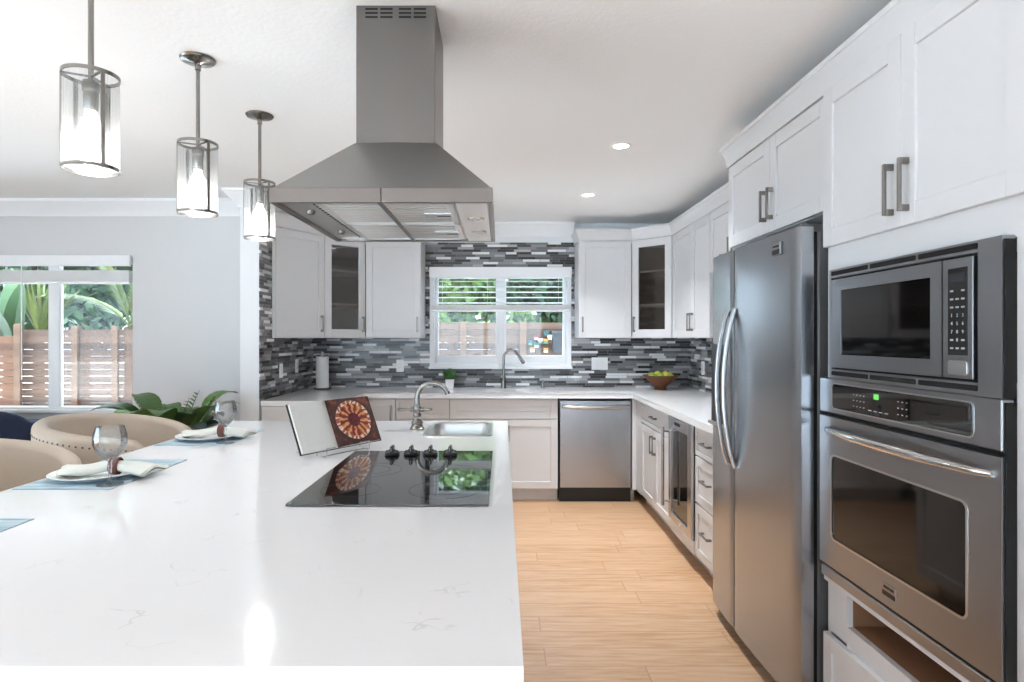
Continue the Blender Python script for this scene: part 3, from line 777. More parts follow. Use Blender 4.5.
# local: x -> -Y, y -> +X ; faces the aisle (towards -x local y<0 means X<0), so build in world space
P = lambda n, m, mt, par=None: T.part(n, m, M[mt], par, world=True)
P('body', MB().box(-1.13, -.022, .90, 3.28, .10, .70, .002, 1), 'cab')
P('upper_frame', MB().box(-1.13, -.40, .90, 3.28, .70, .866).box(-.40, -.022, .90, 2.74, .70, .866).box(-.40, -.022, 3.27, 3.28, .70, .866).box(-.05, -.022, 2.74, 3.27, .70, .866), 'cab')
P('toe_kick', MB().box(-1.06, -.09, .96, 3.22, 0, .10), 'toe')
Mx = Matrix.Translation((-.022, 0, 0)) @ Matrix.Rotation(PI / 2, 4, 'Z')    # face looking +X
for i in range(4):
    a = .92 + i * .585; b = a + .58
    m = MB(); m.M = Mx; shaker(m, a, b, .70, .855, 0, .02, .03); D = P('drawer', m, 'cab')
    m = MB(); m.M = Mx; c = (a + b) / 2 + .01
    m.box(c - .07, c + .07, -.05, -.041, .80 - .006, .806, .001, 1).box(c - .07, c - .055, -.041, -.02, .794, .806).box(c + .055, c + .07, -.041, -.02, .794, .806)
    P('handle', m, 'pull', D)
    m = MB(); m.M = Mx; shaker(m, a, b, .115, .69); P('door', m, 'cab')

# island sink: a rimmed steel bowl set into the top
T = Thing('bar_sink', 'small stainless drop-in sink at the island far end', 'sink', ((SKX0 + SKX1) / 2, (SKY0 + SKY1) / 2, .77))
m = MB(); zr = .918
def rr(i, z): return [(x, y, z) for x, y in rrect(SKX0 - .018 + i, SKX1 + .018 - i, SKY0 - .018 + i, SKY1 + .018 - i, max(.02, .06 - i * .4), 5)]
loops = [rr(0, zr), rr(.002, zr + .006), rr(.014, zr + .007), rr(.022, zr + .003), rr(.026, zr - .01), rr(.03, zr - .13), rr(.06, zr - .148)]
vr = [[m.v(p) for p in L] for L in loops]; n = len(vr[0])
for a, b in zip(vr, vr[1:]):
    for i in range(n): m.f([a[i], a[(i + 1) % n], b[(i + 1) % n], b[i]])
m.f(vr[-1])
T.part('bowl', m, M['steel'], world=True)
T.part('drain', MB().lathe([(0, .006), (.03, .006), (.04, .003), (.042, 0)], ((SKX0 + SKX1) / 2, (SKY0 + SKY1) / 2, .771), 20), M['chrome'], world=True)

def arc(c, r, a0, a1, n, plane='xz'):
    out = []
    for i in range(n + 1):
        t = a0 + (a1 - a0) * i / n
        out.append((c[0] + r * math.cos(t), c[1], c[2] + r * math.sin(t)))
    return out
# island faucet
fx, fy, fz = -.425, 3.03, .9185
T = Thing('bar_faucet', 'traditional nickel gooseneck faucet with two levers on the island', 'faucet', (fx, fy, fz))
T.part('base', MB().lathe([(0, 0), (.036, 0), (.036, .006), (.030, .012), (.026, .024), (.030, .032), (.024, .042), (.016, .056), (.021, .066), (.021, .074), (.015, .084), (.020, .092), (.022, .104), (.018, .116), (.013, .122), (0, .122)], seg=24), M['nickel'])
sp = [(0, 0, .12), (0, 0, .16)] + [(.078 - .078 * math.cos(t * PI / 14 * 1.0), 0, .157 + .073 * math.sin(t * PI / 14)) for t in range(1, 13)]
T.part('spout', MB().tube(sp, [.0135] * 2 + [.0125] * 11 + [.012], 12).tube([sp[-1], (sp[-1][0] + .006, 0, sp[-1][2] - .014)], .0135, 12), M['nickel'])
for s_, L in ((-1, .056), (1, .034)):
    m = MB(); m.cyl((s_ * .012, 0, .098), (s_ * .034, 0, .098), .011, seg=12); m.tube([(s_ * .034, 0, .098), (s_ * .05, 0, .099), (s_ * (.034 + L), -.004, .098)], [.006, .0065, .0085], 10); m.ball((s_ * (.034 + L), -.004, .098), .009, seg=10, rows=6)
    T.part('lever', m, M['nickel'])

# cooktop
T = Thing('cooktop', 'black glass electric cooktop on the island', 'cooktop', (-.31, 2.03, .9185))
cx0, cx1, cy0, cy1 = -.587, -.036, 1.637, 2.42
T.part('glass', MB().box(cx0, cx1, cy0, cy1, .9185, .9245, .002, 2), M['black_glass'], world=True)
m = MB()
def flat_ring(m, c, r, w, z):
    n = 56
    a = [m.v((c[0] + r * math.cos(2 * PI * i / n), c[1] + r * math.sin(2 * PI * i / n), z)) for i in range(n)]
    b = [m.v((c[0] + (r + w) * math.cos(2 * PI * i / n), c[1] + (r + w) * math.sin(2 * PI * i / n), z)) for i in range(n)]
    for i in range(n): m.f([a[i], a[(i + 1) % n], b[(i + 1) % n], b[i]])
for c, r in (((-.45, 1.80), .085), ((-.17, 1.80), .105), ((-.45, 2.07), .105), ((-.17, 2.07), .075), ((-.17, 1.80), .06), ((-.45, 2.07), .065)): flat_ring(m, c, r, .0022, .92475)
T.part('burner_rings', m, M['ring_print'], world=True)
for kx in (-.424, -.350, -.276, -.200):
    ky = 2.335; z = .9246
    m = MB(); m.lathe([(0, 0), (.027, 0), (.029, .004), (.027, .010), (.018, .014), (.012, .022), (0, .022)], (kx, ky, z), 24)
    m.box(kx - .006, kx + .006, ky - .024, ky + .024, z + .010, z + .036, .005, 2)
    m.M = Matrix(); m.box(kx - .024, kx + .024, ky - .006, ky + .006, z + .009, z + .018, .003, 1)
    K = T.part('knob', m, M['black'], world=True)
    T.part('pointer', MB().box(kx - .0012, kx + .0012, ky - .0245, ky - .0238, z + .016, z + .032), M['print'], K, world=True)

# ------------------------------------------------------------------ range hood
T = Thing('range_hood', 'stainless steel island range hood hanging from the ceiling', 'range hood', (-.342, 2.09, 1.745))
P = lambda n, m, mt, par=None, sm=35: T.part(n, m, M[mt], par, smooth=sm, world=True)
hx0, hx1, hy0, hy1 = -.663, -.030, 1.737, 2.443
rb, rt = 1.763, 1.806
kx0, kx1, ky0, ky1 = -.471, -.216, 1.953, 2.227
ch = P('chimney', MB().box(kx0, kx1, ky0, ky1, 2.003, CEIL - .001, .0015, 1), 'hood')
m = MB()
for j in range(4):
    xx = kx0 + .03 + j * .048 + (.012 if j > 1 else 0)
    for i in range(3): m.box(xx, xx + .040, ky0 - .0008, ky0 + .002, CEIL - .016 - i * .013, CEIL - .010 - i * .013)
P('vent_slots', m, 'black_gap', ch)
# tapering canopy; its front is two plates that meet in a shallow fold
m = MB(); zt = 2.004; xm = (kx0 + kx1) / 2; bm_ = (hx0 + hx1) / 2
b = [m.v(p) for p in ((hx0, hy0 + .004, rt), (bm_, hy0 - .004, rt), (hx1, hy0 + .004, rt), (hx1, hy1, rt), (hx0, hy1, rt))]
t = [m.v(p) for p in ((kx0 - .004, ky0 + .0, zt), (xm, ky0 - .010, zt), (kx1 + .004, ky0, zt), (kx1 + .004, ky1 + .004, zt), (kx0 - .004, ky1 + .004, zt))]
for i in range(5): m.f([b[i], b[(i + 1) % 5], t[(i + 1) % 5], t[i]])
m.f(t)
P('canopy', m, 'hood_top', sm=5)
m = MB()
def band(m, x0, x1, y0, y1, z0, z1, t):
    m.box(x0, x1, y0, y0 + t, z0, z1, .0012, 1).box(x0, x1, y1 - t, y1, z0, z1, .0012, 1).box(x0, x0 + t, y0 + t, y1 - t, z0, z1).box(x1 - t, x1, y0 + t, y1 - t, z0, z1)
band(m, hx0 - .003, bm_ - .0006, hy0 - .006, hy1 + .003, rb, rt, .012); 
m.box(bm_ + .0006, hx1 + .003, hy0 - .006, hy0 + .006, rb, rt, .0012, 1).box(bm_ + .0006, hx1 + .003, hy1 - .009, hy1 + .003, rb, rt).box(hx1 - .009, hx1 + .003, hy0 + .006, hy1 - .009, rb, rt)
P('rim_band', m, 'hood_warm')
under = P('underside_panel', MB().box(hx0 + .009, hx1 - .009, hy0 + .006, hy1 - .009, rb + .012, rb + .016), 'steel')
m = MB(); fx0, fx1 = -.548, -.145
for k, (a, b) in enumerate(((hy0 + .03, 2.085), (2.095, hy1 - .03))):
    m = MB(); z = rb + .008
    m.box(fx0, fx0 + .02, a, b, z - .004, z + .004, .001, 1).box(fx1 - .02, fx1, a, b, z - .004, z + .004, .001, 1).box(fx0, fx1, a, a + .012, z - .004, z + .004).box(fx0, fx1, b - .012, b, z - .004, z + .004)
    nb = 9; st = (b - a - .024) / nb
    for i in range(nb): m.box(fx0 + .02, fx1 - .02, a + .012 + i * st, a + .012 + i * st + st * .62, z - .003, z + .003, .002, 1)
    F = P('baffle_filter', m, 'hood_under_lit')
    c = (a + b) / 2
    P('latch', MB().box(fx1 - .10, fx1 - .015, c - .028, c + .028, z - .0085, z - .004, .001, 1), 'steel', F)
    P('latch_slot', MB().box(fx1 - .060, fx1 - .018, c - .004, c + .004, z - .0095, z - .0084), 'black_gap', F)
m = MB()
for i in range(22): m.M = Matrix(); m.cyl((fx0 - .012, hy0 + .045 + i * .0285, rb + .010), (fx0 - .012, hy0 + .045 + i * .0285, rb + .0125), .005, seg=10)
P('vent_holes', m, 'black_gap', under)
cs = P('control_strip', MB().box(-.135, hx1 - .012, hy0 + .008, hy1 - .012, rb + .002, rb + .012, .001, 1), 'hood_under_lit')
for y in (1.98, 2.22):
    P('lamp', MB().lathe([(0, -.004), (.020, -.004), (.028, -.001), (.030, .004)], (-.085, y, rb + .001), 24), 'chrome', cs)
for y in (1.90, 2.26):
    P('knob', MB().lathe([(0, -.010), (.010, -.010), (.014, -.004), (.014, .003)], (-.60, y, rb + .010), 18), 'hood', under)

# ------------------------------------------------------------------ refrigerator (local x from the far edge towards the camera, y into the wall)
T = Thing('refrigerator', 'stainless steel side-by-side refrigerator with curved door handles', 'refrigerator', (1.044, 3.065, 0), R90)
FW = .915
T.part('case', MB().box(.004, FW - .004, .082, .684, .03, 1.755, .004, 1), M['fridge_case'])
T.part('gasket', MB().box(.012, FW - .012, .064, .082, .07, 1.755), M['black_gap'])
T.part('kick_grille', MB().box(.02, FW - .02, .05, .09, .012, .06, .003, 1), M['black'])
for x in (.05, FW - .05): T.part('foot', MB().cyl((x, .12, 0), (x, .12, .03), .018, seg=12), M['black'])
def fridge_door(a, b, lround):
    """slightly bowed front plate"""
    m = MB(); n = 18; pts = []
    for i in range(n + 1):
        x = a + (b - a) * i / n; tt = x / FW
        y = -.004 + .018 * (2 * tt - 1) ** 2 * .9
        e = min(x - a, b - x)
        if e < .012: y += .008 * (1 - e / .012) ** 2
        if lround and x - a < .05: y += .028 * (1 - (x - a) / .05) ** 2
        pts.append((x, y))
    poly = pts + [(b, .064), (a, .064)]
    m.prism([(x, y) for x, y in poly], .065, 1.772)
    return m
d1 = T.part('freezer_door', fridge_door(.0, .326, True), M['steel_dark'], smooth=40)
d2 = T.part('fridge_door', fridge_door(.333, FW, False), M['steel_dark'], smooth=40)
def fridge_handle(x, par):
    pts = []; n = 20
    for i in range(n + 1):
        t = i / n; z = .80 + (1.505 - .80) * t
        pts.append((x, -.006 - .052 * math.sin(PI * t) ** .75, z))
    m = MB(); m.tube(pts, [.016] * (n + 1), 12, flat=.62)
    T.part('handle', m, M['steel_bar'], par)
fridge_handle(.288, d1); fridge_handle(.372, d2)
dp = T.part('dispenser', MB().box(.055, .245, -.004, .02, .96, 1.345, .006, 2), M['black'], d1)
T.part('dispenser_tray', MB().box(.06, .24, -.022, .0, .955, .968, .002, 1), M['steel'], d1)
m = MB(); m.box(.735, .80, -.004, .004, 1.69, 1.738, .002, 1); bd = T.part('badge', m, M['steel_h'], d2)
m = MB(); m.box(.737, .798, -.0055, -.003, 1.692, 1.71); put_text(m, 'FRIGIDAIRE', .0095, .7675, -.0046, 1.722); T.part('badge_lettering', m, M['black'], d2)
for x in (.03, FW - .07): T.part('hinge_cover', MB().box(x, x + .05, .03, .14, 1.756, 1.785, .006, 2).cyl((x + .025, .05, 1.772), (x + .025, .05, 1.79), .014, seg=12), M['fridge_case'])

# ------------------------------------------------------------------ oven tower (local x towards the camera from Y=2.12, y into the wall from X=1.155)
TY, TX = 2.12, 1.143
T = Thing('oven_cabinet', 'tall white oven cabinet at the right housing microwave and oven', 'cabinet', (TX, TY, 0), R90)
TW, TD = .83, XR - .012 - TX
m = MB()
m.box(0, .018, 0, TD, .0, 2.235).box(TW - .018, TW, 0, TD, .0, 2.235).box(.018, TW - .018, TD - .012, TD, .10, 2.235).box(.018, TW - .018, .03, TD - .012, 2.217, 2.235)
T.part('carcass', m, M['cab'])
m = MB()
m.box(.018, TW - .018, 0, .02, 1.60, 1.70).box(.018, .03, 0, .02, .555, 1.60).box(.778, TW - .018, 0, .02, .105, 1.60).box(.018, .115, 0, .02, .36, .555).box(.745, .778, 0, .02, .36, .555)
m.box(.115, .745, 0, .02, .345, .418).box(.018, TW - .018, .02, TD - .014, 1.66, 1.68)
T.part('face_frame', m, M['cab'])
T.part('ledge', MB().box(.012, TW - .012, -.022, .0, .536, .553, .002, 1), M['cab'])
m = MB(); m.box(.105, .755, .02, TD - .03, .40, .418).box(.105, .115, .02, TD - .03, .418, .552).box(.745, .755, .02, TD - .03, .418, .552).box(.115, .745, TD - .045, TD - .03, .418, .552).box(.105, .755, .02, TD - .03, .552, .556)
T.part('drawer_recess', m, M['kraft'])
T.part('toe_kick', MB().box(.018, TW - .018, .085, .10, 0, .105), M['toe'])
D = T.part('drawer', slab_front(MB(), .004, TW - .004, .115, .352, 0), M['cab']); pull(T, D, TW / 2, .235, False, .15)
for a, b, s_ in ((.002, .414, 'r'), (.416, TW - .002, 'l')):
    D = T.part('door', shaker(MB(), a, b, 1.69, 2.233, 0), M['cab']); pull(T, D, b - .032 if s_ == 'r' else a + .032, 1.80, True, .148)

# microwave in its trim kit
T = Thing('microwave', 'built-in stainless microwave above the wall oven', 'microwave', (TX, 2.056, 1.240), R90)
MW, MH, yf = .710, .364, -.031
m = MB(); ix0, ix1, iz0, iz1 = .014, .642, .030, .336
m.box(0, ix0, yf, -.001, 0, MH).box(ix1, MW, yf, -.001, 0, MH).box(ix0, ix1, yf, -.001, iz1, MH).box(ix0, ix1, yf, -.001, 0, iz0)
fr = T.part('trim_frame', m, M['steel_h'])
T.part('frame_side', MB().box(MW, MW + .004, yf + .004, -.001, .0, MH - .008), M['black_gap'], fr)
for a, b in ((.014, .218), (.227, .430), (.440, .642)):
    for z in (.344, .010):
        m = MB(); m.M = Matrix.Translation((0, yf + .001, 0)) @ FRONT; m.prism(rrect(a, b, z, z + .014, .004, 3), 0, .0018)
        T.part('vent_slot', m, M['black_gap'], fr)
T.part('cavity', MB().box(ix0, ix1, yf + .012, .30, iz0, iz1), M['black_gap'])
m = MB(); yd = yf - .004
m.box(.022, .075, yd, yf + .012, .037, .329).box(.490, .531, yd, yf + .012, .037, .329).box(.075, .490, yd, yf + .012, .037, .080).box(.075, .490, yd, yf + .012, .292, .329)
D = T.part('door', m, M['steel_h'])
T.part('window', MB().box(.074, .491, yd + .003, yf + .010, .079, .293), M['oven_glass'], D)
C = T.part('control_panel', MB().box(.534, .632, yd, yf + .012, .037, .329, .0015, 1), M['steel_h'])
T.part('keypad', MB().box(.552, .618, yd - .001, yd + .002, .092, .307, .002, 1), M['black'], C)
T.part('display', MB().box(.562, .608, yd - .0018, yd, .272, .292), M['slate_box'], C)
m = MB()
rows = [('', ''), ('1', '2', '3'), ('4', '5', '6'), ('7', '8', '9'), ('', '0', '')]
for r_ in range(8):
    for c_ in range(3):
        z = .250 - r_ * .020; x = .567 + c_ * .018
        if r_ in (3, 4, 5) or (r_ == 6 and c_ == 1):
            put_text(m, '0' if r_ == 6 else str((r_ - 3) * 3 + c_ + 1), .012, x, yd - .0014, z)
        elif not (r_ == 0 and c_ == 1): m.box(x - .005, x + .005, yd - .0018, yd - .0009, z - .0022, z + .0022)
T.part('key_legends', m, M['print'], C)
m = MB(); m.M = Matrix.Translation((0, yd + .0005, 0)) @ FRONT; m.prism(rrect(.554, .616, .045, .080, .006, 4), 0, .003, .001, 1)
T.part('open_button', m, M['steel'], C)

# wall oven
T = Thing('wall_oven', 'built-in stainless wall oven below the microwave', 'oven', (TX, 2.117, .555), R90)
OW = .771
m = MB(); m.box(0, OW, yf, -.001, .566, .684, .003, 1)
cp = T.part('control_panel', m, M['steel_h'])
m = MB(); m.M = Matrix.Translation((0, yf + .001, 0)) @ FRONT; m.prism(rrect(.082, .692, .582, .670, .014, 5), 0, .0025); T.part('panel_border', m, M['steel'], cp)
m = MB(); m.M = Matrix.Translation((0, yf + .0, 0)) @ FRONT; m.prism(rrect(.086, .688, .586, .666, .012, 5), 0, .003); T.part('display', m, M['black_glass'], cp)
m = MB(); y_ = yf - .0034
for r_ in range(3):
    for c_ in range(4): m.box(.205 + c_ * .018, .212 + c_ * .018, y_, y_ + .001, .640 - r_ * .018, .643 - r_ * .018)
for c_ in range(4): m.box(.285 + c_ * .026, .301 + c_ * .026, y_, y_ + .001, .600, .6025)
for r_ in range(3):
    for c_ in range(3): m.box(.42 + c_ * .018, .426 + c_ * .018, y_, y_ + .001, .640 - r_ * .018, .643 - r_ * .018)
T.part('key_legends', m, M['print'], cp)
m = MB(); m.box(.312, .336, yf - .0036, yf - .0028, .637, .653); T.part('green_glow_bar', m, M['green_glow'], cp)  # plain green glowing bar on the display, no digits
T.part('vent_gap', MB().box(.004, OW - .004, yf + .015, -.001, .552, .566), M['black_gap'])
dz0, dz1 = .046, .553; wx0, wx1, wz0, wz1 = .077, .667, .146, .424
m = MB(); m.box(.0, wx0, yf, -.004, dz0, dz1).box(wx1, OW, yf, -.004, dz0, dz1).box(wx0, wx1, yf, -.004, wz1, dz1).box(wx0, wx1, yf, -.004, dz0, wz0)
D = T.part('door', m, M['steel_h'])
T.part('door_edge', MB().box(OW, OW + .005, yf + .006, -.001, .0, .676), M['black_gap'], D)
m = MB(); m.M = Matrix.Translation((0, yf + .004, 0)) @ FRONT
o_, i_ = rrect(wx0 - .006, wx1 + .006, wz0 - .006, wz1 + .006, .022, 6), rrect(wx0, wx1, wz0, wz1, .018, 6)
a = [m.v((x, y, .0055)) for x, y in o_]; b = [m.v((x, y, .0055)) for x, y in i_]; c = [m.v((x, y, 0)) for x, y in i_]; d = [m.v((x, y, 0)) for x, y in o_]
for i in range(len(a)):
    j = (i + 1) % len(a); m.f([a[i], a[j], b[j], b[i]]); m.f([b[i], b[j], c[j], c[i]]); m.f([d[i], d[j], a[j], a[i]])
T.part('window_trim', m, M['steel'], D)
m = MB(); m.M = Matrix.Translation((0, yf + .006, 0)) @ FRONT; m.prism(i_, 0, .004); T.part('window', m, M['oven_glass'], D)
pts = [(.055 + .695 * i / 20, yf - .004 - .046 * math.sin(PI * i / 20) ** .55, .512 + .003 * math.sin(PI * i / 20)) for i in range(21)]
T.part('handle', MB().tube(pts, [.009 + .006 * math.sin(PI * i / 20) ** .7 for i in range(21)], 14), M['chrome'], D)
T.part('badge', MB().box(.352, .412, yf - .003, yf + .002, .073, .112, .001, 1), M['steel_h'], D)
m = MB(); m.box(.354, .410, yf - .0042, yf - .0028, .076, .089); put_text(m, 'FRIGIDAIRE', .0092, .382, yf - .0035, .100); T.part('badge_lettering', m, M['black'], D)
T.part('lower_trim', MB().box(.006, OW - .006, -.030, -.001, .0, .036, .003, 1), M['steel_h'])
T.part('lower_gap', MB().box(.008, OW - .008, -.022, -.001, .036, .047), M['black_gap'])

# ------------------------------------------------------------------ dishwasher
T = Thing('dishwasher', 'stainless steel dishwasher beside the sink base cabinet', 'dishwasher', (.476, DY, 0))
T.part('tub', MB().box(.004, .606, .02, .60, .10, .868), M['black'])
D = T.part('door', MB().box(.008, .602, -.012, .02, .125, .852, .006, 2), M['steel_dark'])
T.part('top_strip', MB().box(.008, .602, -.006, .02, .856, .868, .002, 1), M['black'])
pts = [(.035, -.012, .806), (.040, -.035, .804), (.06, -.042, .803)] + [(.06 + .49 * i / 10, -.042 - .004 * math.sin(PI * i / 10), .803 - .010 * math.sin(PI * i / 10)) for i in range(1, 10)] + [(.55, -.042, .803), (.57, -.035, .804), (.575, -.012, .806)]
T.part('handle', MB().tube(pts, .012, 12, flat=1.3), M['steel_bar'], D)
T.part('toe_panel', MB().box(.004, .606, .03, .045, .0, .118, .002, 1), M['black'])

# wine cooler
T = Thing('wine_cooler', 'undercounter wine cooler with dark glass door on the right', 'wine cooler', (RX, 4.020, 0), R90)
CW = .484
T.part('case', MB().box(.004, CW - .004, .022, depr, .10, .868), M['black'])
m = MB(); z0, z1 = .192, .866
m.box(.004, .052, -.02, .02, z0, z1, .002, 1).box(CW - .075, CW - .004, -.02, .02, z0, z1, .002, 1).box(.052, CW - .075, -.02, .02, z1 - .075, z1, .002, 1).box(.052, CW - .075, -.02, .02, z0, z0 + .05, .002, 1)
D = T.part('door', m, M['steel_bar'])
T.part('glass_pane', MB().box(.05, CW - .073, -.010, -.004, z0 + .048, z1 - .073), M['black_glass'], D)
T.part('badge', MB().box(.14, .26, -.0212, -.0195, z1 - .048, z1 - .028), M['slate_box'], D)
T.part('lock', MB().cyl((CW - .22, -.024, z0 + .022), (CW - .22, -.018, z0 + .022), .010, seg=14), M['chrome'], D)
m = MB(); m.cyl((.022, -.062, .27), (.022, -.062, .79), .0095, seg=12)
for z in (.30, .76): m.cyl((.022, -.062, z), (.022, -.019, z), .007, seg=10)
T.part('handle', m, M['steel_bar'], D)
T.part('base_panel', MB().box(.004, CW - .004, -.004, .02, .105, .188, .002, 1), M['cab'])
T.part('toe_kick', MB().box(.004, CW - .004, .085, .10, 0, .105), M['toe'])

# ------------------------------------------------------------------ back counter things
# kitchen faucet
fx, fy, fz = .015, 5.55, .915
T = Thing('kitchen_faucet', 'tall gooseneck pull-down faucet under the kitchen window', 'faucet', (fx, fy, fz))
T.part('base', MB().lathe([(0, 0), (.028, 0), (.028, .006), (.022, .012), (.020, .10), (.016, .11), (0, .11)], seg=20), M['nickel'])
sp = [(0, 0, .10), (0, 0, .27)] + [(.07 - .07 * math.cos(t * PI / 12), 0, .27 + .08 * math.sin(t * PI / 12)) for t in range(1, 11)]
T.part('spout', MB().tube(sp, .0115, 12), M['nickel'])
e = Vector(sp[-1]); d_ = (Vector(sp[-1]) - Vector(sp[-2])).normalized()
T.part('spray_head', MB().tube([e, e + d_ * .03, e + d_ * .085, e + d_ * .10], [.012, .015, .019, .016], 14), M['nickel'])
T.part('lever', MB().tube([(-.018, 0, .07), (-.03, -.01, .075), (-.035, -.05, .105)], [.010, .007, .005], 10), M['nickel'])
T = Thing('soap_dispenser', 'small chrome soap dispenser right of the kitchen faucet', 'soap dispenser', (.375, 5.55, .915))
T.part('base', MB().lathe([(0, 0), (.018, 0), (.018, .005), (.012, .012), (.010, .05), (0, .05)], seg=16), M['nickel'])
T.part('pump_spout', MB().tube([(0, 0, .05), (0, 0, .068), (0, -.02, .074), (0, -.06, .066)], [.006, .006, .006, .005], 10), M['nickel'])

# paper towel
T = Thing('paper_towel_holder', 'paper towel holder with dark base in the left corner', 'paper towel holder', (-1.615, 5.44, .915))
T.part('base', MB().lathe([(0, 0), (.078, 0), (.078, .008), (.070, .012), (0, .012)], seg=28), M['dark_wood'])
T.part('post', MB().cyl((0, 0, .012), (0, 0, .325), .008, seg=12).ball((0, 0, .33), .012, seg=12, rows=8), M['steel_dark'])
m = MB(); R_, r_ = .056, .02
m.lathe([(r_, .013), (R_, .013), (R_, .293), (r_, .293), (r_, .013)], (-1.615, 5.44, .915), 30)
solo('paper_towel_roll', m, M['paper'], 'white paper towel roll standing on its holder', 'paper towel', (-1.615, 5.44, .928))
T.part('top_ring', MB().tube([(.052 * math.cos(t * PI / 12), .052 * math.sin(t * PI / 12), .305) for t in range(24)], .0035, 8, closed=True).box(-.05, .05, -.002, .002, .304, .307), M['steel_dark'])

# little topiary
def leaf_blob(m, c, R, n, size, sc=(1, 1, 1), rmin=.75, flop=.6):
    for _ in range(n):
        d = Vector((random.gauss(0, 1), random.gauss(0, 1), random.gauss(0, 1))).normalized(); rr_ = R * random.uniform(rmin, 1)
        p = Vector((c[0] + d.x * rr_ * sc[0], c[1] + d.y * rr_ * sc[1], c[2] + d.z * rr_ * sc[2]))
        a = d.orthogonal().normalized(); a = (Matrix.Rotation(random.uniform(0, 2 * PI), 3, d) @ a)
        nn = (d + Vector((random.uniform(-1, 1), random.uniform(-1, 1), random.uniform(-1, 1))) * flop).normalized()
        a = (a - nn * a.dot(nn)).normalized(); b = nn.cross(a); s_ = size * random.uniform(.6, 1.25)
        m.f([m.v(p - a * s_), m.v(p - b * s_ * .42), m.v(p + a * s_), m.v(p + b * s_ * .42)])
T = Thing('potted_topiary', 'small round green topiary in a pale square pot below the kitchen window', 'plant', (-.475, 5.52, .915))
m = MB(); q = [(-.036, -.036), (.036, -.036), (.036, .036), (-.036, .036)]
a = [m.v((x * .88, y * .88, 0)) for x, y in q]; b = [m.v((x * 1.1, y * 1.1, .085)) for x, y in q]; c = [m.v((x * .95, y * .95, .085)) for x, y in q]; d = [m.v((x * .9, y * .9, .07)) for x, y in q]
for A, B in ((a, b), (b, c), (c, d)):
    for i in range(4): m.f([A[i], A[(i + 1) % 4], B[(i + 1) % 4], B[i]])
m.f(list(reversed(a))); m.f(d)
T.part('pot', m, M['porcelain'])
T.part('soil', MB().box(-.032, .032, -.032, .032, .069, .074), M['soil'])
m = MB(); m.ball((0, 0, .128), .052, (1, 1, .82), 16, 10); leaf_blob(m, (0, 0, .128), .064, 900, .010, (1, 1, .84), .84)
T.part('foliage', m, M['leaf_box'], smooth=0)

# fruit bowl
bx, by = 1.415, 5.40
T = Thing('fruit_bowl', 'brown woven bowl of fruit on the right back counter', 'bowl', (bx, by, .915))
T.part('basket', MB().lathe([(0, .004), (.052, .0), (.056, .006), (.05, .018), (.055, .03), (.085, .055), (.120, .090), (.150, .118), (.156, .124), (.150, .127), (.143, .120), (.112, .092), (.078, .060), (.05, .040), (0, .036)], seg=36), M['wicker'])
T.part('rim_weave', MB().tube([(.152 * math.cos(2 * PI * i / 40), .152 * math.sin(2 * PI * i / 40), .124 + .003 * math.sin(i * PI)) for i in range(40)], .006, 8, closed=True), M['wicker'])
FR = [(-.075, .0, .115, .040, 'lime', 'green'), (-.02, -.055, .118, .042, 'lime', 'green'), (.04, -.01, .125, .040, 'banana', 'yellow'), (.085, .03, .116, .036, 'banana', 'yellow'), (-.015, .045, .123, .040, 'banana', 'yellow'), (.07, -.06, .114, .036, 'lime', 'green')]
spots = ['at the left rim', 'at the near rim', 'on top at the centre', 'at the right rim', 'at the back of the pile', 'at the near right rim']
for (dx, dy, dz, r, mt, cn), sp_ in zip(FR, spots):
    m = MB(); m.ball((bx + dx, by + dy, .915 + dz), r, (1, 1, .94), 16, 10); m.cyl((bx + dx, by + dy, .915 + dz + r * .9), (bx + dx + .003, by + dy, .915 + dz + r * .9 + .010), .003, .002, 8)
    solo('fruit', m, M[mt], '%s fruit in the woven bowl, %s' % (cn, sp_), 'fruit', (bx + dx, by + dy, .915 + dz - r), 'fruit in the woven bowl')

# outlets and switches
def outlet(label, loc, rz, gang=1, kind='outlet'):
    T = Thing('wall_outlet' if kind == 'outlet' else 'light_switch', label, kind.replace('_', ' '), loc, rz)
    w = .07 * gang + (.012 if gang > 1 else 0)
    T.part('plate', MB().box(-w / 2, w / 2, -.006, 0, -.058, .058, .002, 2), M['plastic_white'])
    for g in range(gang):
        c = (g - (gang - 1) / 2) * .046 * (1 if gang > 1 else 0)
        T.part('insert', MB().box(c - .0165, c + .0165, -.008, -.005, -.033, .033, .001, 1), M['porcelain'])
        if kind == 'outlet':
            m = MB()
            for z in (-.016, .016): m.box(c - .007, c - .005, -.0086, -.0078, z - .004, z + .004).box(c + .005, c + .007, -.0086, -.0078, z - .004, z + .004)
            T.part('slots', m, M['slate_box'])
outlet('white switch plate on left tiled wall nearest the partition end', (XL + .0085, 4.83, 1.115), L90, 1, 'light switch')
outlet('white outlet plate on left tiled wall nearest the corner', (XL + .0085, 5.20, 1.135), L90)
outlet('white outlet plate on the back tiles left of the kitchen window', (-.955, YB - .0085, 1.115), 0)
outlet('white double switch plate on the back tiles right of the kitchen window', (.915, YB - .0085, 1.135), 0, 2, 'light switch')
outlet('white outlet plate on right tiled wall beside the refrigerator', (XR - .0085, 5.22, 1.115), R90)

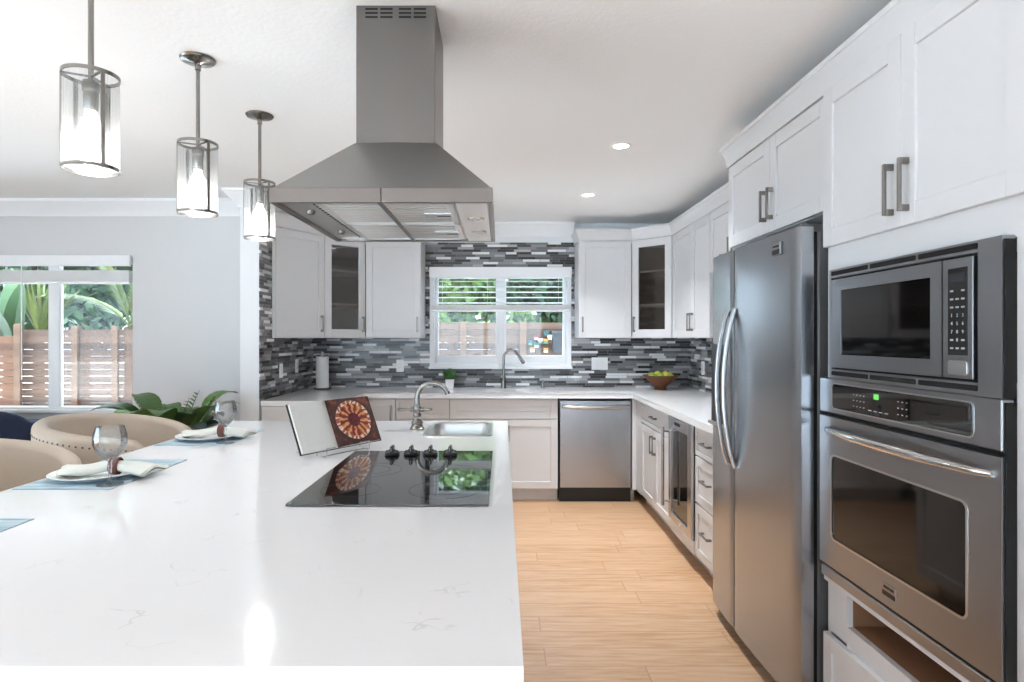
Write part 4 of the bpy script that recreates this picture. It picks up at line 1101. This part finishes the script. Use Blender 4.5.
# ------------------------------------------------------------------ pendants and downlights
def point_lamp(loc, w, r=.03, parent=None):
    l = bpy.data.lights.new('bulb_light', 'POINT'); l.energy = w; l.shadow_soft_size = r; l.color = (.98, .99, 1)
    o = bpy.data.objects.new('bulb_light', l); o.location = loc; COL.objects.link(o)
    if parent is not None: o.parent = parent
def make_pendant(loc, label):
    T = Thing('pendant_lamp', label, 'pendant lamp', loc, 0, 'pendant lamps over the island')
    # local origin on the ceiling, z negative downwards
    T.part('canopy', MB().lathe([(0, 0), (.062, 0), (.065, -.004), (.060, -.010), (.022, -.017), (.011, -.022), (.011, -.045), (0, -.045)], seg=28), M['nickel'])
    T.part('rod', MB().cyl((0, 0, -.04), (0, 0, -.372), .0075, seg=12), M['nickel'])
    R_, zt_, zb_ = .070, -.330, -.594
    S = T.part('shade', MB().grid(lambda u, v: (R_ * math.cos(2 * PI * u), R_ * math.sin(2 * PI * u), zb_ + (zt_ - zb_) * v), 48, 6, uv=True, wrap=True), M['gauze'])
    for z in (zt_, zb_):
        T.part('hoop', MB().lathe([(R_ - .0015, z - .005), (R_ + .002, z - .005), (R_ + .002, z + .005), (R_ - .0015, z + .005), (R_ - .0015, z - .005)], seg=48), M['nickel'], S)
    for a in (-.58, -.58 + 2 * PI / 3, -.58 + 4 * PI / 3):
        m = MB(); m.M = Matrix.Rotation(a, 4, 'Z'); m.box(R_ - .0005, R_ + .0025, -.005, .005, zb_, zt_); T.part('strap', m, M['nickel'], S)
    m = MB()
    for k in range(3):
        m.M = Matrix.Rotation(-.58 + k * 2 * PI / 3, 4, 'Z'); m.box(0, R_, -.004, .004, zt_ - .003, zt_ + .001)
    T.part('spider', m, M['nickel'])
    T.part('socket', MB().lathe([(0, -.345), (.020, -.345), (.022, -.36), (.022, -.372), (.019, -.376), (.019, -.425), (.016, -.43), (0, -.43)], seg=20), M['nickel'])
    T.part('inner_glass', MB().lathe([(.042, -.36), (.042, -.575), (.040, -.575), (.040, -.36), (.042, -.36)], seg=32), M['pane'])
    T.part('bulb', MB().lathe([(0, -.425), (.013, -.43), (.015, -.445), (.028, -.470), (.032, -.492), (.027, -.515), (.014, -.528), (0, -.531)], seg=20), M['bulb'])
    return T.o
p0 = make_pendant((-1.17, 1.722, CEIL), 'brushed nickel pendant with gauze cylinder shade nearest the camera')
dup(p0, (-1.17, 2.328, CEIL), 'gauze cylinder pendant between the other two over the island')
dup(p0, (-1.167, 2.914, CEIL), 'gauze cylinder pendant beside the range hood')
for y in (1.722, 2.328, 2.914): point_lamp((-1.17, y, CEIL - .548), BULB_W, .03)

def make_downlight(loc, label):
    T = Thing('recessed_light', label, 'ceiling light', loc, 0, 'recessed ceiling lights')
    T.part('trim_ring', MB().lathe([(.040, -.001), (.062, -.001), (.062, -.004), (.056, -.006), (.044, -.004), (.040, -.001)], seg=32), M['plastic_white'])
    T.part('lens', MB().lathe([(0, -.0015), (.043, -.0015), (.043, -.0005), (0, -.0005)], seg=28), M['lamp_lens'])
    return T.o
LB = ['recessed ceiling light nearer the camera above the aisle', 'recessed ceiling light nearer the kitchen window'] + ['unseen recessed ceiling light added out of view' for _ in range(4)]
d0 = None
for (x, y), lb in zip(DOWNLIGHTS, LB):
    if d0 is None: d0 = make_downlight((x, y, CEIL), lb)
    else: dup(d0, (x, y, CEIL), lb)
    l = bpy.data.lights.new('downlight', 'AREA'); l.shape = 'DISK'; l.size = .085; l.energy = DOWNLIGHT_W; l.color = (.92, .97, 1); l.spread = math.radians(105)
    o = bpy.data.objects.new('downlight', l); o.location = (x, y, CEIL - .008); COL.objects.link(o)

# ------------------------------------------------------------------ table settings on the island
IZ = .918
for y0, lb in ((1.08, 'blue-grey woven placemat at the near left edge of the picture'), (1.82, 'blue-grey woven placemat under the nearer plate'), (2.565, 'blue-grey woven placemat under the farther plate')):
    solo('placemat', MB().box(-1.476, -1.178, y0, y0 + .445, IZ + .0004, IZ + .003, .001, 1), M['placemat'], lb, 'placemat', (-1.327, y0 + .22, IZ), 'placemats on the island')
def plate(c, label):
    m = MB(); m.lathe([(0, .0), (.075, .0), (.078, .003), (.105, .009), (.134, .016), (.137, .019), (.133, .0195), (.104, .0125), (.076, .0065), (0, .0055)], c, 48)
    solo('dinner_plate', m, M['porcelain'], label, 'plate', c, 'white dinner plates')
def napkin(c, label, rot):
    """bow-tie fold drawn through a ring"""
    m = MB(); m.M = Matrix.Translation(c) @ Matrix.Rotation(rot, 4, 'Z')
    def sh(u, v):
        x = u * 2 - 1; k = abs(x); L = .165 if x < 0 else .135; ph = 2 * PI * v
        e = min(1.0, (1 - k) / .07); e = math.sqrt(max(0.0, 1 - (1 - e) ** 2))
        w = (.015 + .052 * k ** .85) * (.75 + .25 * e); h = (.017 - .005 * k) * (.15 + .85 * e)
        rip = 1 + .16 * math.cos(5 * ph + 1.3 * x) * min(1, k * 2)
        y = w * math.cos(ph); z = h * math.sin(ph) * rip
        sag = .020 + .012 * (1 - k) ** 2 - .004 * k + .006 * math.sin(y * 70 + 2 * x) * k
        return (x * L - .018 * k * math.cos(ph) * (1 if x < 0 else -1), y + .006 * math.sin(4 * x), max(.003, sag + z))
    m.grid(lambda a, b: sh(b, a), 24, 30, wrap=True)
    solo('napkin', m, M['linen'], label, 'napkin', c, 'linen napkins on the plates', smooth=50)
def ring_(c, label, rot):
    m = MB(); m.M = Matrix.Translation((c[0], c[1], c[2] + .031)) @ Matrix.Rotation(rot, 4, 'Z') @ Matrix.Rotation(PI / 2, 4, 'Y')
    m.lathe([(.024, -.015), (.028, -.013), (.029, 0), (.028, .013), (.024, .015), (.023, 0), (.024, -.015)], (0, 0, 0), 28)
    solo('napkin_ring', m, M['ring_wood'], label, 'napkin ring', c, 'dark wooden napkin rings')
def wine_glass(c, label):
    m = MB()
    m.lathe([(0, 0), (.037, 0), (.037, .0015), (.015, .006), (.006, .014), (.0045, .022), (.0045, .05), (.0065, .056), (.0045, .062), (.006, .072), (.022, .084), (.038, .102), (.0475, .128), (.0465, .152), (.0385, .180),
             (.0373, .180), (.0453, .152), (.0463, .128), (.0368, .104), (.020, .086), (0, .079)], c, 36)
    solo('wine_glass', m, M['glass'], label, 'wine glass', c, 'wine goblets on the island', smooth=60)
PLY = [(1.985, 'nearer'), (2.735, 'farther')]
for y, wd in PLY:
    z = IZ + .0032
    plate((-1.325, y, z), 'white dinner plate on the %s placemat' % wd)
    napkin((-1.268, y - .01, z + .0065), 'pale linen napkin on the %s plate' % wd, math.radians(8))
    ring_((-1.262, y - .008, z + .0055), 'dark wooden ring round the napkin on the %s plate' % wd, math.radians(8))
wine_glass((-1.215, 1.875, IZ + .0032), 'clear wine goblet beside the nearer plate')
wine_glass((-1.198, 2.620, IZ + .0032), 'clear wine goblet beside the farther plate')

# ------------------------------------------------------------------ cookbook on its wire stand
BC = Vector((-.645, 2.405, IZ)); az = math.radians(56); lean = math.radians(25)
nrm = Vector((math.sin(az), -math.cos(az), 0)); rgt = Vector((math.cos(az), math.sin(az), 0))
upv = (Vector((0, 0, 1)) * math.cos(lean) - nrm * math.sin(lean)).normalized(); fwd = rgt.cross(upv).normalized()
if fwd.dot(nrm) < 0: fwd = -fwd
org = BC + Vector((0, 0, .020))
def bk(u, v, w): return org + rgt * u + upv * v + fwd * w       # u right, v up the page, w out towards the reader
T = Thing('cookbook', 'open cookbook showing a fruit tart photo on a wire stand', 'book', tuple(BC), 0)
P = lambda n, m, mt, par=None, sm=35: T.part(n, m, M[mt], par, smooth=sm, world=True)
HB, WL, WR = .205, .175, .225
m = MB()
def cover(m, u0, u1):
    a = [bk(u, v, w) for w in (-.012, -.008) for u, v in ((u0, 0), (u1, 0), (u1, HB), (u0, HB))]
    vs = [m.v(p) for p in a]
    for q in ((0, 3, 2, 1), (4, 5, 6, 7), (0, 1, 5, 4), (1, 2, 6, 5), (2, 3, 7, 6), (3, 0, 4, 7)): m.f([vs[i] for i in q])
cover(m, -WL - .006, 0); cover(m, 0, WR + .012)
P('cover', m, 'book_cover')
def page_fn(W, sgn, top):
    def f(u, v):
        w = -.0075 + top * (math.sin(min(1, u * 4) * PI / 2) - .45 * u) * 1.0
        return bk(sgn * u * W, v * (HB - .006) + .003, w)
    return f
def block(W, sgn, top):
    m = MB(); f = page_fn(W, sgn, top); n = 14
    fr_ = [[m.v(f(i / n, v)) for i in range(n + 1)] for v in (0, 1)]; bk_ = [[m.v(bk(sgn * W * i / n, v * (HB - .006) + .003, -.0079)) for i in range(n + 1)] for v in (0, 1)]
    for i in range(n):
        m.f([fr_[0][i], fr_[0][i + 1], bk_[0][i + 1], bk_[0][i]]); m.f([fr_[1][i], fr_[1][i + 1], bk_[1][i + 1], bk_[1][i]])
    m.f([fr_[0][n], fr_[1][n], bk_[1][n], bk_[0][n]])
    return m
P('page_block', block(WL, -1, .016), 'page'); P('page_block', block(WR, 1, .014), 'page')
m = MB(); f = page_fn(WL, -1, .0163); m.grid(lambda u, v: f(1 - u, v), 14, 6, uv=True); P('left_page', m, 'text_page', None, 60)
m = MB(); f = page_fn(WR, 1, .0143); m.grid(f, 14, 6, uv=True); rp = P('right_page', m, 'tart', None, 60)
# stand: wire easel
T = Thing('book_stand', 'silver wire easel holding the open cookbook', 'book stand', tuple(BC), 0)
P = lambda n, m, mt, par=None, sm=35: T.part(n, m, M[mt], par, smooth=sm, world=True)
r_ = .0026
def st(u, v, w): return tuple(bk(u, v, w))
def onz(p, z): p = Vector(p); return (p.x, p.y, z)
zc = IZ + r_ + .0004
for u in (-.10, .12):
    f0 = onz(bk(u, 0, -.016), zc); f1 = onz(bk(u, 0, .045), zc)
    m = MB(); m.tube([st(u, .17, -.0155), st(u, .0, -.0155), f0, f1, tuple(Vector(f1) + Vector((0, 0, .032)))], r_, 8); P('support', m, 'chrome')
a1 = onz(bk(-.10, 0, .045), zc + .032); a2 = onz(bk(.12, 0, .045), zc + .032)
P('page_holder', MB().tube([a1, tuple(Vector(a1) * .8 + Vector(a2) * .2)], r_, 8).tube([tuple(Vector(a1) * .25 + Vector(a2) * .75), a2], r_, 8), 'chrome')
P('cross_bar', MB().cyl(st(-.10, .165, -.0155), st(.12, .165, -.0155), r_, seg=8).cyl(onz(bk(-.10, 0, .02), zc), onz(bk(.12, 0, .02), zc), r_, seg=8), 'chrome')
bl = onz(bk(-.10, 0, -.15), zc); br = onz(bk(.12, 0, -.15), zc)
P('back_leg', MB().tube([st(-.10, .165, -.0155), bl, br, st(.12, .165, -.0155)], r_, 8), 'chrome')

# ------------------------------------------------------------------ barrel counter stools
def make_stool(loc, label):
    T = Thing('barrel_stool', label, 'stool', loc, 0, 'beige barrel stools at the island')
    RO, RI, half = .330, .268, math.radians(136)
    def rim(t): return 1.005 - .085 * abs(t) ** 1.6
    m = MB(); n = 44; prof_n = 8
    def ringpts(t):
        a = PI + t * half; zt_ = rim(t); c, s_ = math.cos(a), math.sin(a); out = []
        out.append((RO - .03, .56)); out.append((RO, .60)); out.append((RO, zt_ - .03))
        for k in range(1, prof_n):
            q = k / prof_n * PI; rm, hw = (RO + RI) / 2, (RO - RI) / 2
            out.append((rm + hw * math.cos(q), zt_ - .03 + .03 * math.sin(q)))
        out.append((RI, zt_ - .03)); out.append((RI + .01, .62)); out.append((RI, .56))
        return [(r * c, r * s_, z) for r, z in out]
    rows_ = [[m.v(p) for p in ringpts(-1 + 2 * i / n)] for i in range(n + 1)]
    k = len(rows_[0])
    for a, b in zip(rows_, rows_[1:]):
        for j in range(k): m.f([a[j], a[(j + 1) % k], b[(j + 1) % k], b[j]])
    # rounded arm ends
    for row, sg in ((rows_[0], -1), (rows_[-1], 1)):
        cen = sum((w.co for w in row), Vector()) / k
        a = PI + sg * half; tang = Vector((-math.sin(a), math.cos(a), 0)) * sg
        mid = [m.v(cen + (w.co - cen) * .72 + tang * .028) for w in row]
        for j in range(k): m.f([row[j], row[(j + 1) % k], mid[(j + 1) % k], mid[j]])
        m.f(mid)
    B = T.part('backrest', m, M['leather'], smooth=50)
    m = MB(); m.lathe([(0, .57), (.262, .57), (.266, .60), (.264, .655), (.245, .675), (0, .685)], seg=40); T.part('seat', m, M['leather_in'])
    m = MB()
    for i in range(58):
        t = -.97 + 1.94 * i / 57; a = PI + t * half; z = rim(t) - .046; m.M = Matrix.Translation((RO * math.cos(a), RO * math.sin(a), z)) @ Matrix.Rotation(a, 4, 'Z'); m.ball((0, 0, 0), .0046, (.6, 1, 1), 8, 6)
    T.part('nailhead_trim', m, M['brass'], B)
    T.part('seat_frame', MB().lathe([(0, .53), (.24, .53), (.285, .565), (0, .57)], seg=32), M['dark_wood'])
    for a in (PI / 4, 3 * PI / 4, 5 * PI / 4, 7 * PI / 4):
        T.part('leg', MB().tube([(.235 * math.cos(a), .235 * math.sin(a), .54), (.265 * math.cos(a), .265 * math.sin(a), 0)], [.022, .014], 10), M['dark_wood'])
    T.part('foot_ring', MB().tube([(.247 * math.cos(2 * PI * i / 32), .247 * math.sin(2 * PI * i / 32), .24) for i in range(32)], .009, 8, closed=True), M['nickel'])
    return T.o
s0 = make_stool((-1.84, 2.90, 0), 'beige barrel stool with nailhead trim drawn up to the farther placemat')
dup(s0, (-1.87, 2.12, 0), 'beige barrel stool cut by the left edge, at the nearer placemat')

# ------------------------------------------------------------------ dining corner
T = Thing('sofa', 'navy and slate blue sofa below the dining window', 'sofa', (-3.95, 4.25, 0))
T.part('base', MB().box(-.95, .78, -.42, .42, .10, .40, .03, 3), M['slate'])
T.part('back', MB().box(-.95, .78, .22, .44, .40, .755, .05, 3), M['slate'])
for x in (-.95, .63): T.part('armrest', MB().box(x, x + .15, -.42, .24, .40, .60, .04, 3), M['slate'])
for x in (-.795, -.08): T.part('seat_cushion', MB().box(x, x + .705, -.42, .20, .40, .52, .04, 3), M['slate'])
for x in (-.90, .72):
    for y in (-.36, .36): T.part('leg', MB().cyl((x, y, 0), (x, y, .11), .02, seg=10), M['dark_wood'])
for k, (x, lb) in enumerate(((-4.33, 'navy cushion on the sofa back, left of the other'), (-3.67, 'navy cushion on the sofa back below the window stile'))):
    m = MB(); m.M = Matrix.Translation((x, 4.34, .69)) @ Matrix.Rotation(math.radians(-10), 4, 'X'); m.ball((0, 0, 0), .2, (1.6, .36, .80), 20, 12)
    solo('throw_cushion', m, M['navy'], lb, 'cushion', (x, 4.34, .525), 'navy throw cushions', smooth=60)
T = Thing('dining_table', 'pale round table between sofa and stools', 'table', (-3.75, 3.40, 0))
T.part('table_top', MB().lathe([(0, .69), (.54, .69), (.56, .70), (.56, .715), (.55, .72), (0, .72)], seg=48), M['table_pale'])
T.part('pedestal', MB().lathe([(0, 0), (.26, 0), (.26, .02), (.06, .05), (.045, .30), (.06, .66), (.14, .69), (0, .69)], seg=32), M['table_pale'])

def blade(m, base, d, up, L, W, bend, n=7, fold=.25):
    """one leaf blade: base point, heading, length, width, droop"""
    d = Vector(d).normalized(); up = Vector(up); side = d.cross(up).normalized(); p = Vector(base); rows_ = []
    dd = d.copy()
    for i in range(n + 1):
        t = i / n; w = W * (math.sin(PI * min(1, t * .93 + .06)) ** .8)
        nrm_ = side.cross(dd).normalized()
        rows_.append((m.v(p - side * w + nrm_ * w * fold), m.v(p), m.v(p + side * w + nrm_ * w * fold)))
        dd = (dd - Vector((0, 0, 1)) * bend / n).normalized(); p = p + dd * (L / n)
    for a, b in zip(rows_, rows_[1:]):
        m.f([a[0], a[1], b[1], b[0]]); m.f([a[1], a[2], b[2], b[1]])
def frond(m, base, d, L, bend, nl, ll, lw, n=14):
    """palm frond: arching rib with leaflets down both sides"""
    d = Vector(d).normalized(); p = Vector(base); pts = [p.copy()]; dd = d.copy(); dirs = [dd.copy()]
    for i in range(n):
        dd = (dd - Vector((0, 0, 1)) * bend / n).normalized(); p = p + dd * (L / n); pts.append(p.copy()); dirs.append(dd.copy())
    m.tube(pts, [.012 * L * (1 - .8 * i / n) for i in range(n + 1)], 6)
    for k in range(nl):
        t = .12 + .86 * k / nl; i = min(n - 1, int(t * n)); q = pts[i].lerp(pts[i + 1], t * n - i); dv = dirs[i]
        side = dv.cross(Vector((0, 0, 1))).normalized()
        for s_ in (-1, 1):
            h = (side * s_ * .85 + dv * .75 + Vector((0, 0, .12))).normalized()
            blade(m, q, h, (0, 0, 1), ll * (math.sin(PI * (t * .85 + .12)) * .8 + .25), lw, .55, 3, .1)
# floor plant in the dining corner
T = Thing('potted_plant', 'bushy green floor plant beyond the farther stool by the wall', 'plant', (-2.24, 4.10, 0))
T.part('pot', MB().lathe([(0, 0), (.13, 0), (.18, .30), (.185, .42), (.170, .42), (.165, .38), (0, .38)], seg=32), M['terracotta'])
T.part('soil', MB().lathe([(0, .385), (.164, .38), (.164, .37)], seg=24), M['soil'])
m = MB()
for i in range(13):
    a = 2 * PI * i / 13 + .3; e_ = random.uniform(1.3, 2.4); b0 = (0.05 * math.cos(a), .05 * math.sin(a), .39)
    m2 = Vector((math.cos(a) * .62, math.sin(a) * .8, e_)).normalized(); L_ = random.uniform(.36, .50)
    m.tube([b0, Vector(b0) + m2 * L_], .006, 6)
    blade(m, Vector(b0) + m2 * (L_ - .02), m2, (0, 0, 1), random.uniform(.28, .36), .085, 1.9, 8, .2)
T.part('broad_leaves', m, M['leaf_in'], smooth=0)
m = MB()
for i in range(9):
    a = 2 * PI * i / 9 + .1; m2 = Vector((math.cos(a) * .7, math.sin(a), random.uniform(1.2, 1.7))).normalized(); b0 = Vector((0, 0, .40)); L_ = random.uniform(.34, .46)
    m.tube([b0, b0 + m2 * L_], .006, 6); blade(m, b0 + m2 * (L_ - .02), m2, (0, 0, 1), random.uniform(.26, .32), .095, 2.0, 8, .12)
T.part('dark_leaves', m, M['leaf_dark'], smooth=0)
m = MB()
for i, (dx, dy) in enumerate(((.35, -.3), (.45, .1), (.1, .4), (-.5, .1), (.2, -.5))):
    frond(m, (0, 0, .42), (dx, dy, 1.5), .64, .8, 20, .11, .010)
T.part('palm_fronds', m, M['leaf_in'], smooth=0)

# ------------------------------------------------------------------ outdoors
GZ = -.15
struct('ground', MB().box(-30, 30, -30, 40, GZ - .2, GZ), M['patio'])
FY = 8.5
def fence(label, X0, X1, zt, posts, mt, y=FY, ph=.0):
    T = Thing('timber_fence', label, 'fence', ((X0 + X1) / 2, y, GZ), 0, 'garden fences')
    m = MB(); z = GZ + .05; h = .094
    while z + h <= zt + .02:
        m.box(X0, X1, y, y + .02, z, z + h - random.uniform(.002, .006)); z += h
    T.part('boards', m, M[mt], world=True)
    for px in posts: T.part('post', MB().box(px - .045, px + .045, y - .05, y, GZ, zt + ph, .003, 1), M['post'], world=True)
fence('pale slatted timber fence behind the kitchen window', -2.2, 3.2, 1.60, [-.54, .30, 1.4, 2.6, -1.6], 'fence')
fence('weathered slatted timber fence in the right part of the dining window', -6.74, -2.35, 1.53, [-5.98, -5.42, -4.3, -3.2], 'fence', ph=.01)
fence('warm brown slatted fence at the left edge of the dining window', -11.0, -6.78, 1.44, [-6.70], 'fence_warm', FY - .1, .13)

def tree(label, x, y, zb, R, n, leaf, mt, sc=(1, 1, 1), name='garden_tree'):
    T = Thing(name, label, 'tree', (x, y, GZ), 0, 'trees beyond the fence')
    T.part('trunk', MB().tube([(x, y, GZ), (x + .05, y, GZ + (zb - GZ) * .6), (x, y, zb)], [.11, .09, .05], 8), M['bark'], world=True)
    m = MB()
    for k in range(14):
        d = Vector((random.uniform(-1, 1), random.uniform(-1, 1), random.uniform(-.8, .8)))
        c = (x + d.x * R * .5 * sc[0], y + d.y * R * .5 * sc[1], zb + d.z * R * .6 * sc[2]); leaf_blob(m, c, R * .55, n // 5, leaf, sc, .1, 1.0)
    T.part('crown', m, M[mt], world=True, smooth=0)
tree('light green leafy tree behind the left half of the kitchen window fence', -.9, 10.4, 2.1, 1.0, 2600, .12, 'leaf_out', (1.0, .8, .95))
tree('dark green shrub tree behind the right half of the kitchen window fence', .9, 10.5, 2.0, 1.1, 2600, .11, 'leaf_out_dark', (1.1, .8, .9))
tree('tall dark garden tree behind the others through the kitchen window', .0, 12.0, 2.9, 1.6, 2600, .16, 'leaf_out_dark', (1.5, .7, .8))
tree('bright green garden bush low behind the kitchen window fence centre', .05, 9.6, 1.55, .6, 1500, .09, 'leaf_out', (1.1, .7, .8))
tree('dark leafy tree behind the dining window fence, right of the stile', -5.1, 11.6, 2.6, 1.5, 2600, .17, 'leaf_out_dark', (1.2, .7, .8))
tree('dark leafy tree behind the dining window fence, left of the stile', -7.9, 11.4, 2.4, 1.5, 2600, .17, 'leaf_out_dark', (1.1, .7, .9))
# arching palm
T = Thing('palm_tree', 'palm with a yellow-green arching frond right of the window stile', 'palm', (-5.9, 9.6, GZ), 0)
T.part('trunk', MB().tube([(-5.9, 9.6, GZ), (-5.88, 9.6, 1.0), (-5.9, 9.6, 1.55)], [.12, .1, .09], 10), M['bark'], world=True)
m = MB()
for dx, dz, L, bd in ((1.0, .95, 2.3, 1.5), (.9, .5, 1.9, 1.3), (-.8, 1.1, 1.5, 1.4), (.3, 1.5, 1.6, 1.2), (-.2, 1.4, 1.4, 1.3)):
    frond(m, (-5.9, 9.6, 1.55), (dx, random.uniform(-.2, .15), dz), L, bd, 30, .55, .022, 16)
T.part('fronds', m, M['leaf_palm'], world=True, smooth=0)
# spiky fan plant and banana
T = Thing('yucca', 'spiky light green yucca just left of the window stile', 'plant', (-7.12, 9.3, GZ), 0)
T.part('trunk', MB().tube([(-7.12, 9.3, GZ), (-7.12, 9.3, 1.45)], [.09, .07], 8), M['bark'], world=True)
m = MB()
for i in range(26):
    a = random.uniform(-.6, .6); b_ = random.uniform(-.5, .5); blade(m, (-7.12, 9.3, 1.42), (math.sin(a), b_, math.cos(a) + .2), (0, 1, .2), random.uniform(.75, 1.05), .032, .25, 4, .3)
T.part('leaves', m, M['leaf_palm'], world=True, smooth=0)
T = Thing('banana_plant', 'broad leaved banana plant at the left edge of the dining window', 'plant', (-7.55, 9.3, GZ), 0)
T.part('stem', MB().tube([(-7.55, 9.3, GZ), (-7.55, 9.3, 1.2)], [.12, .09], 10), M['leaf_banana'], world=True)
m = MB()
for dx, dy, dz, L in ((.25, -.2, 1, 1.3), (-.5, -.1, 1, 1.4), (.6, .1, 1, 1.2), (-.15, .2, 1.2, 1.5), (.05, -.4, 1, 1.2), (-.8, 0, .9, 1.2)):
    blade(m, (-7.55, 9.3, 1.1), (dx, dy, dz), (0, -1, .1), L, .17, .9, 8, .15)
T.part('leaves', m, M['leaf_banana'], world=True, smooth=0)

# ornament of coloured glazed blocks on the fence, and a grey box next to it
T = Thing('garden_ornament', 'cluster of coloured glazed blocks hung on the garden fence', 'ornament', (.47, FY - .06, 1.15), 0)
T.part('backing_rod', MB().cyl((.47, FY - .03, 1.16), (.50, FY - .03, 1.45), .008, seg=8).cyl((.40, FY - .03, 1.30), (.60, FY - .03, 1.30), .008, seg=8), M['slate_box'], world=True)
for px, py, top, bot in ((547, 333.5, 'teal', 'teal'), (536.5, 337.5, 'red', 'cream'), (530.5, 343, 'teal', 'green_glaze'), (540.5, 341, 'cream', 'green_glaze'), (532.5, 350, 'amber', 'cream'), (546, 341.5, 'amber', 'green_glaze'), (546, 350.5, 'amber', 'cream'), (536.5, 345.5, 'teal', 'cream'), (550, 337.5, 'cream', 'cream')):
    X_ = (px - PX) * 8.4 / FPX; Z_ = CAMZ - (py - PY) * 8.4 / FPX; s_ = .034
    b = T.part('block', MB().box(X_ - s_, X_ + s_, FY - .075, FY - .02, Z_, Z_ + s_ * 1.1, .003, 1), M[top], world=True)
    T.part('block_foot', MB().box(X_ - s_ * .85, X_ + s_ * .85, FY - .07, FY - .025, Z_ - s_ * .9, Z_, .003, 1), M[bot], b, world=True)
T = Thing('utility_box', 'slate grey box fixed to the fence right of the coloured blocks', 'box', (.785, FY - .06, 1.17), 0)
T.part('case', MB().box(.705, .865, FY - .09, FY - .002, 1.17, 1.46, .015, 3), M['slate_box'], world=True)
T.part('lid', MB().box(.70, .87, FY - .10, FY - .002, 1.43, 1.475, .012, 3), M['slate_box'], world=True)
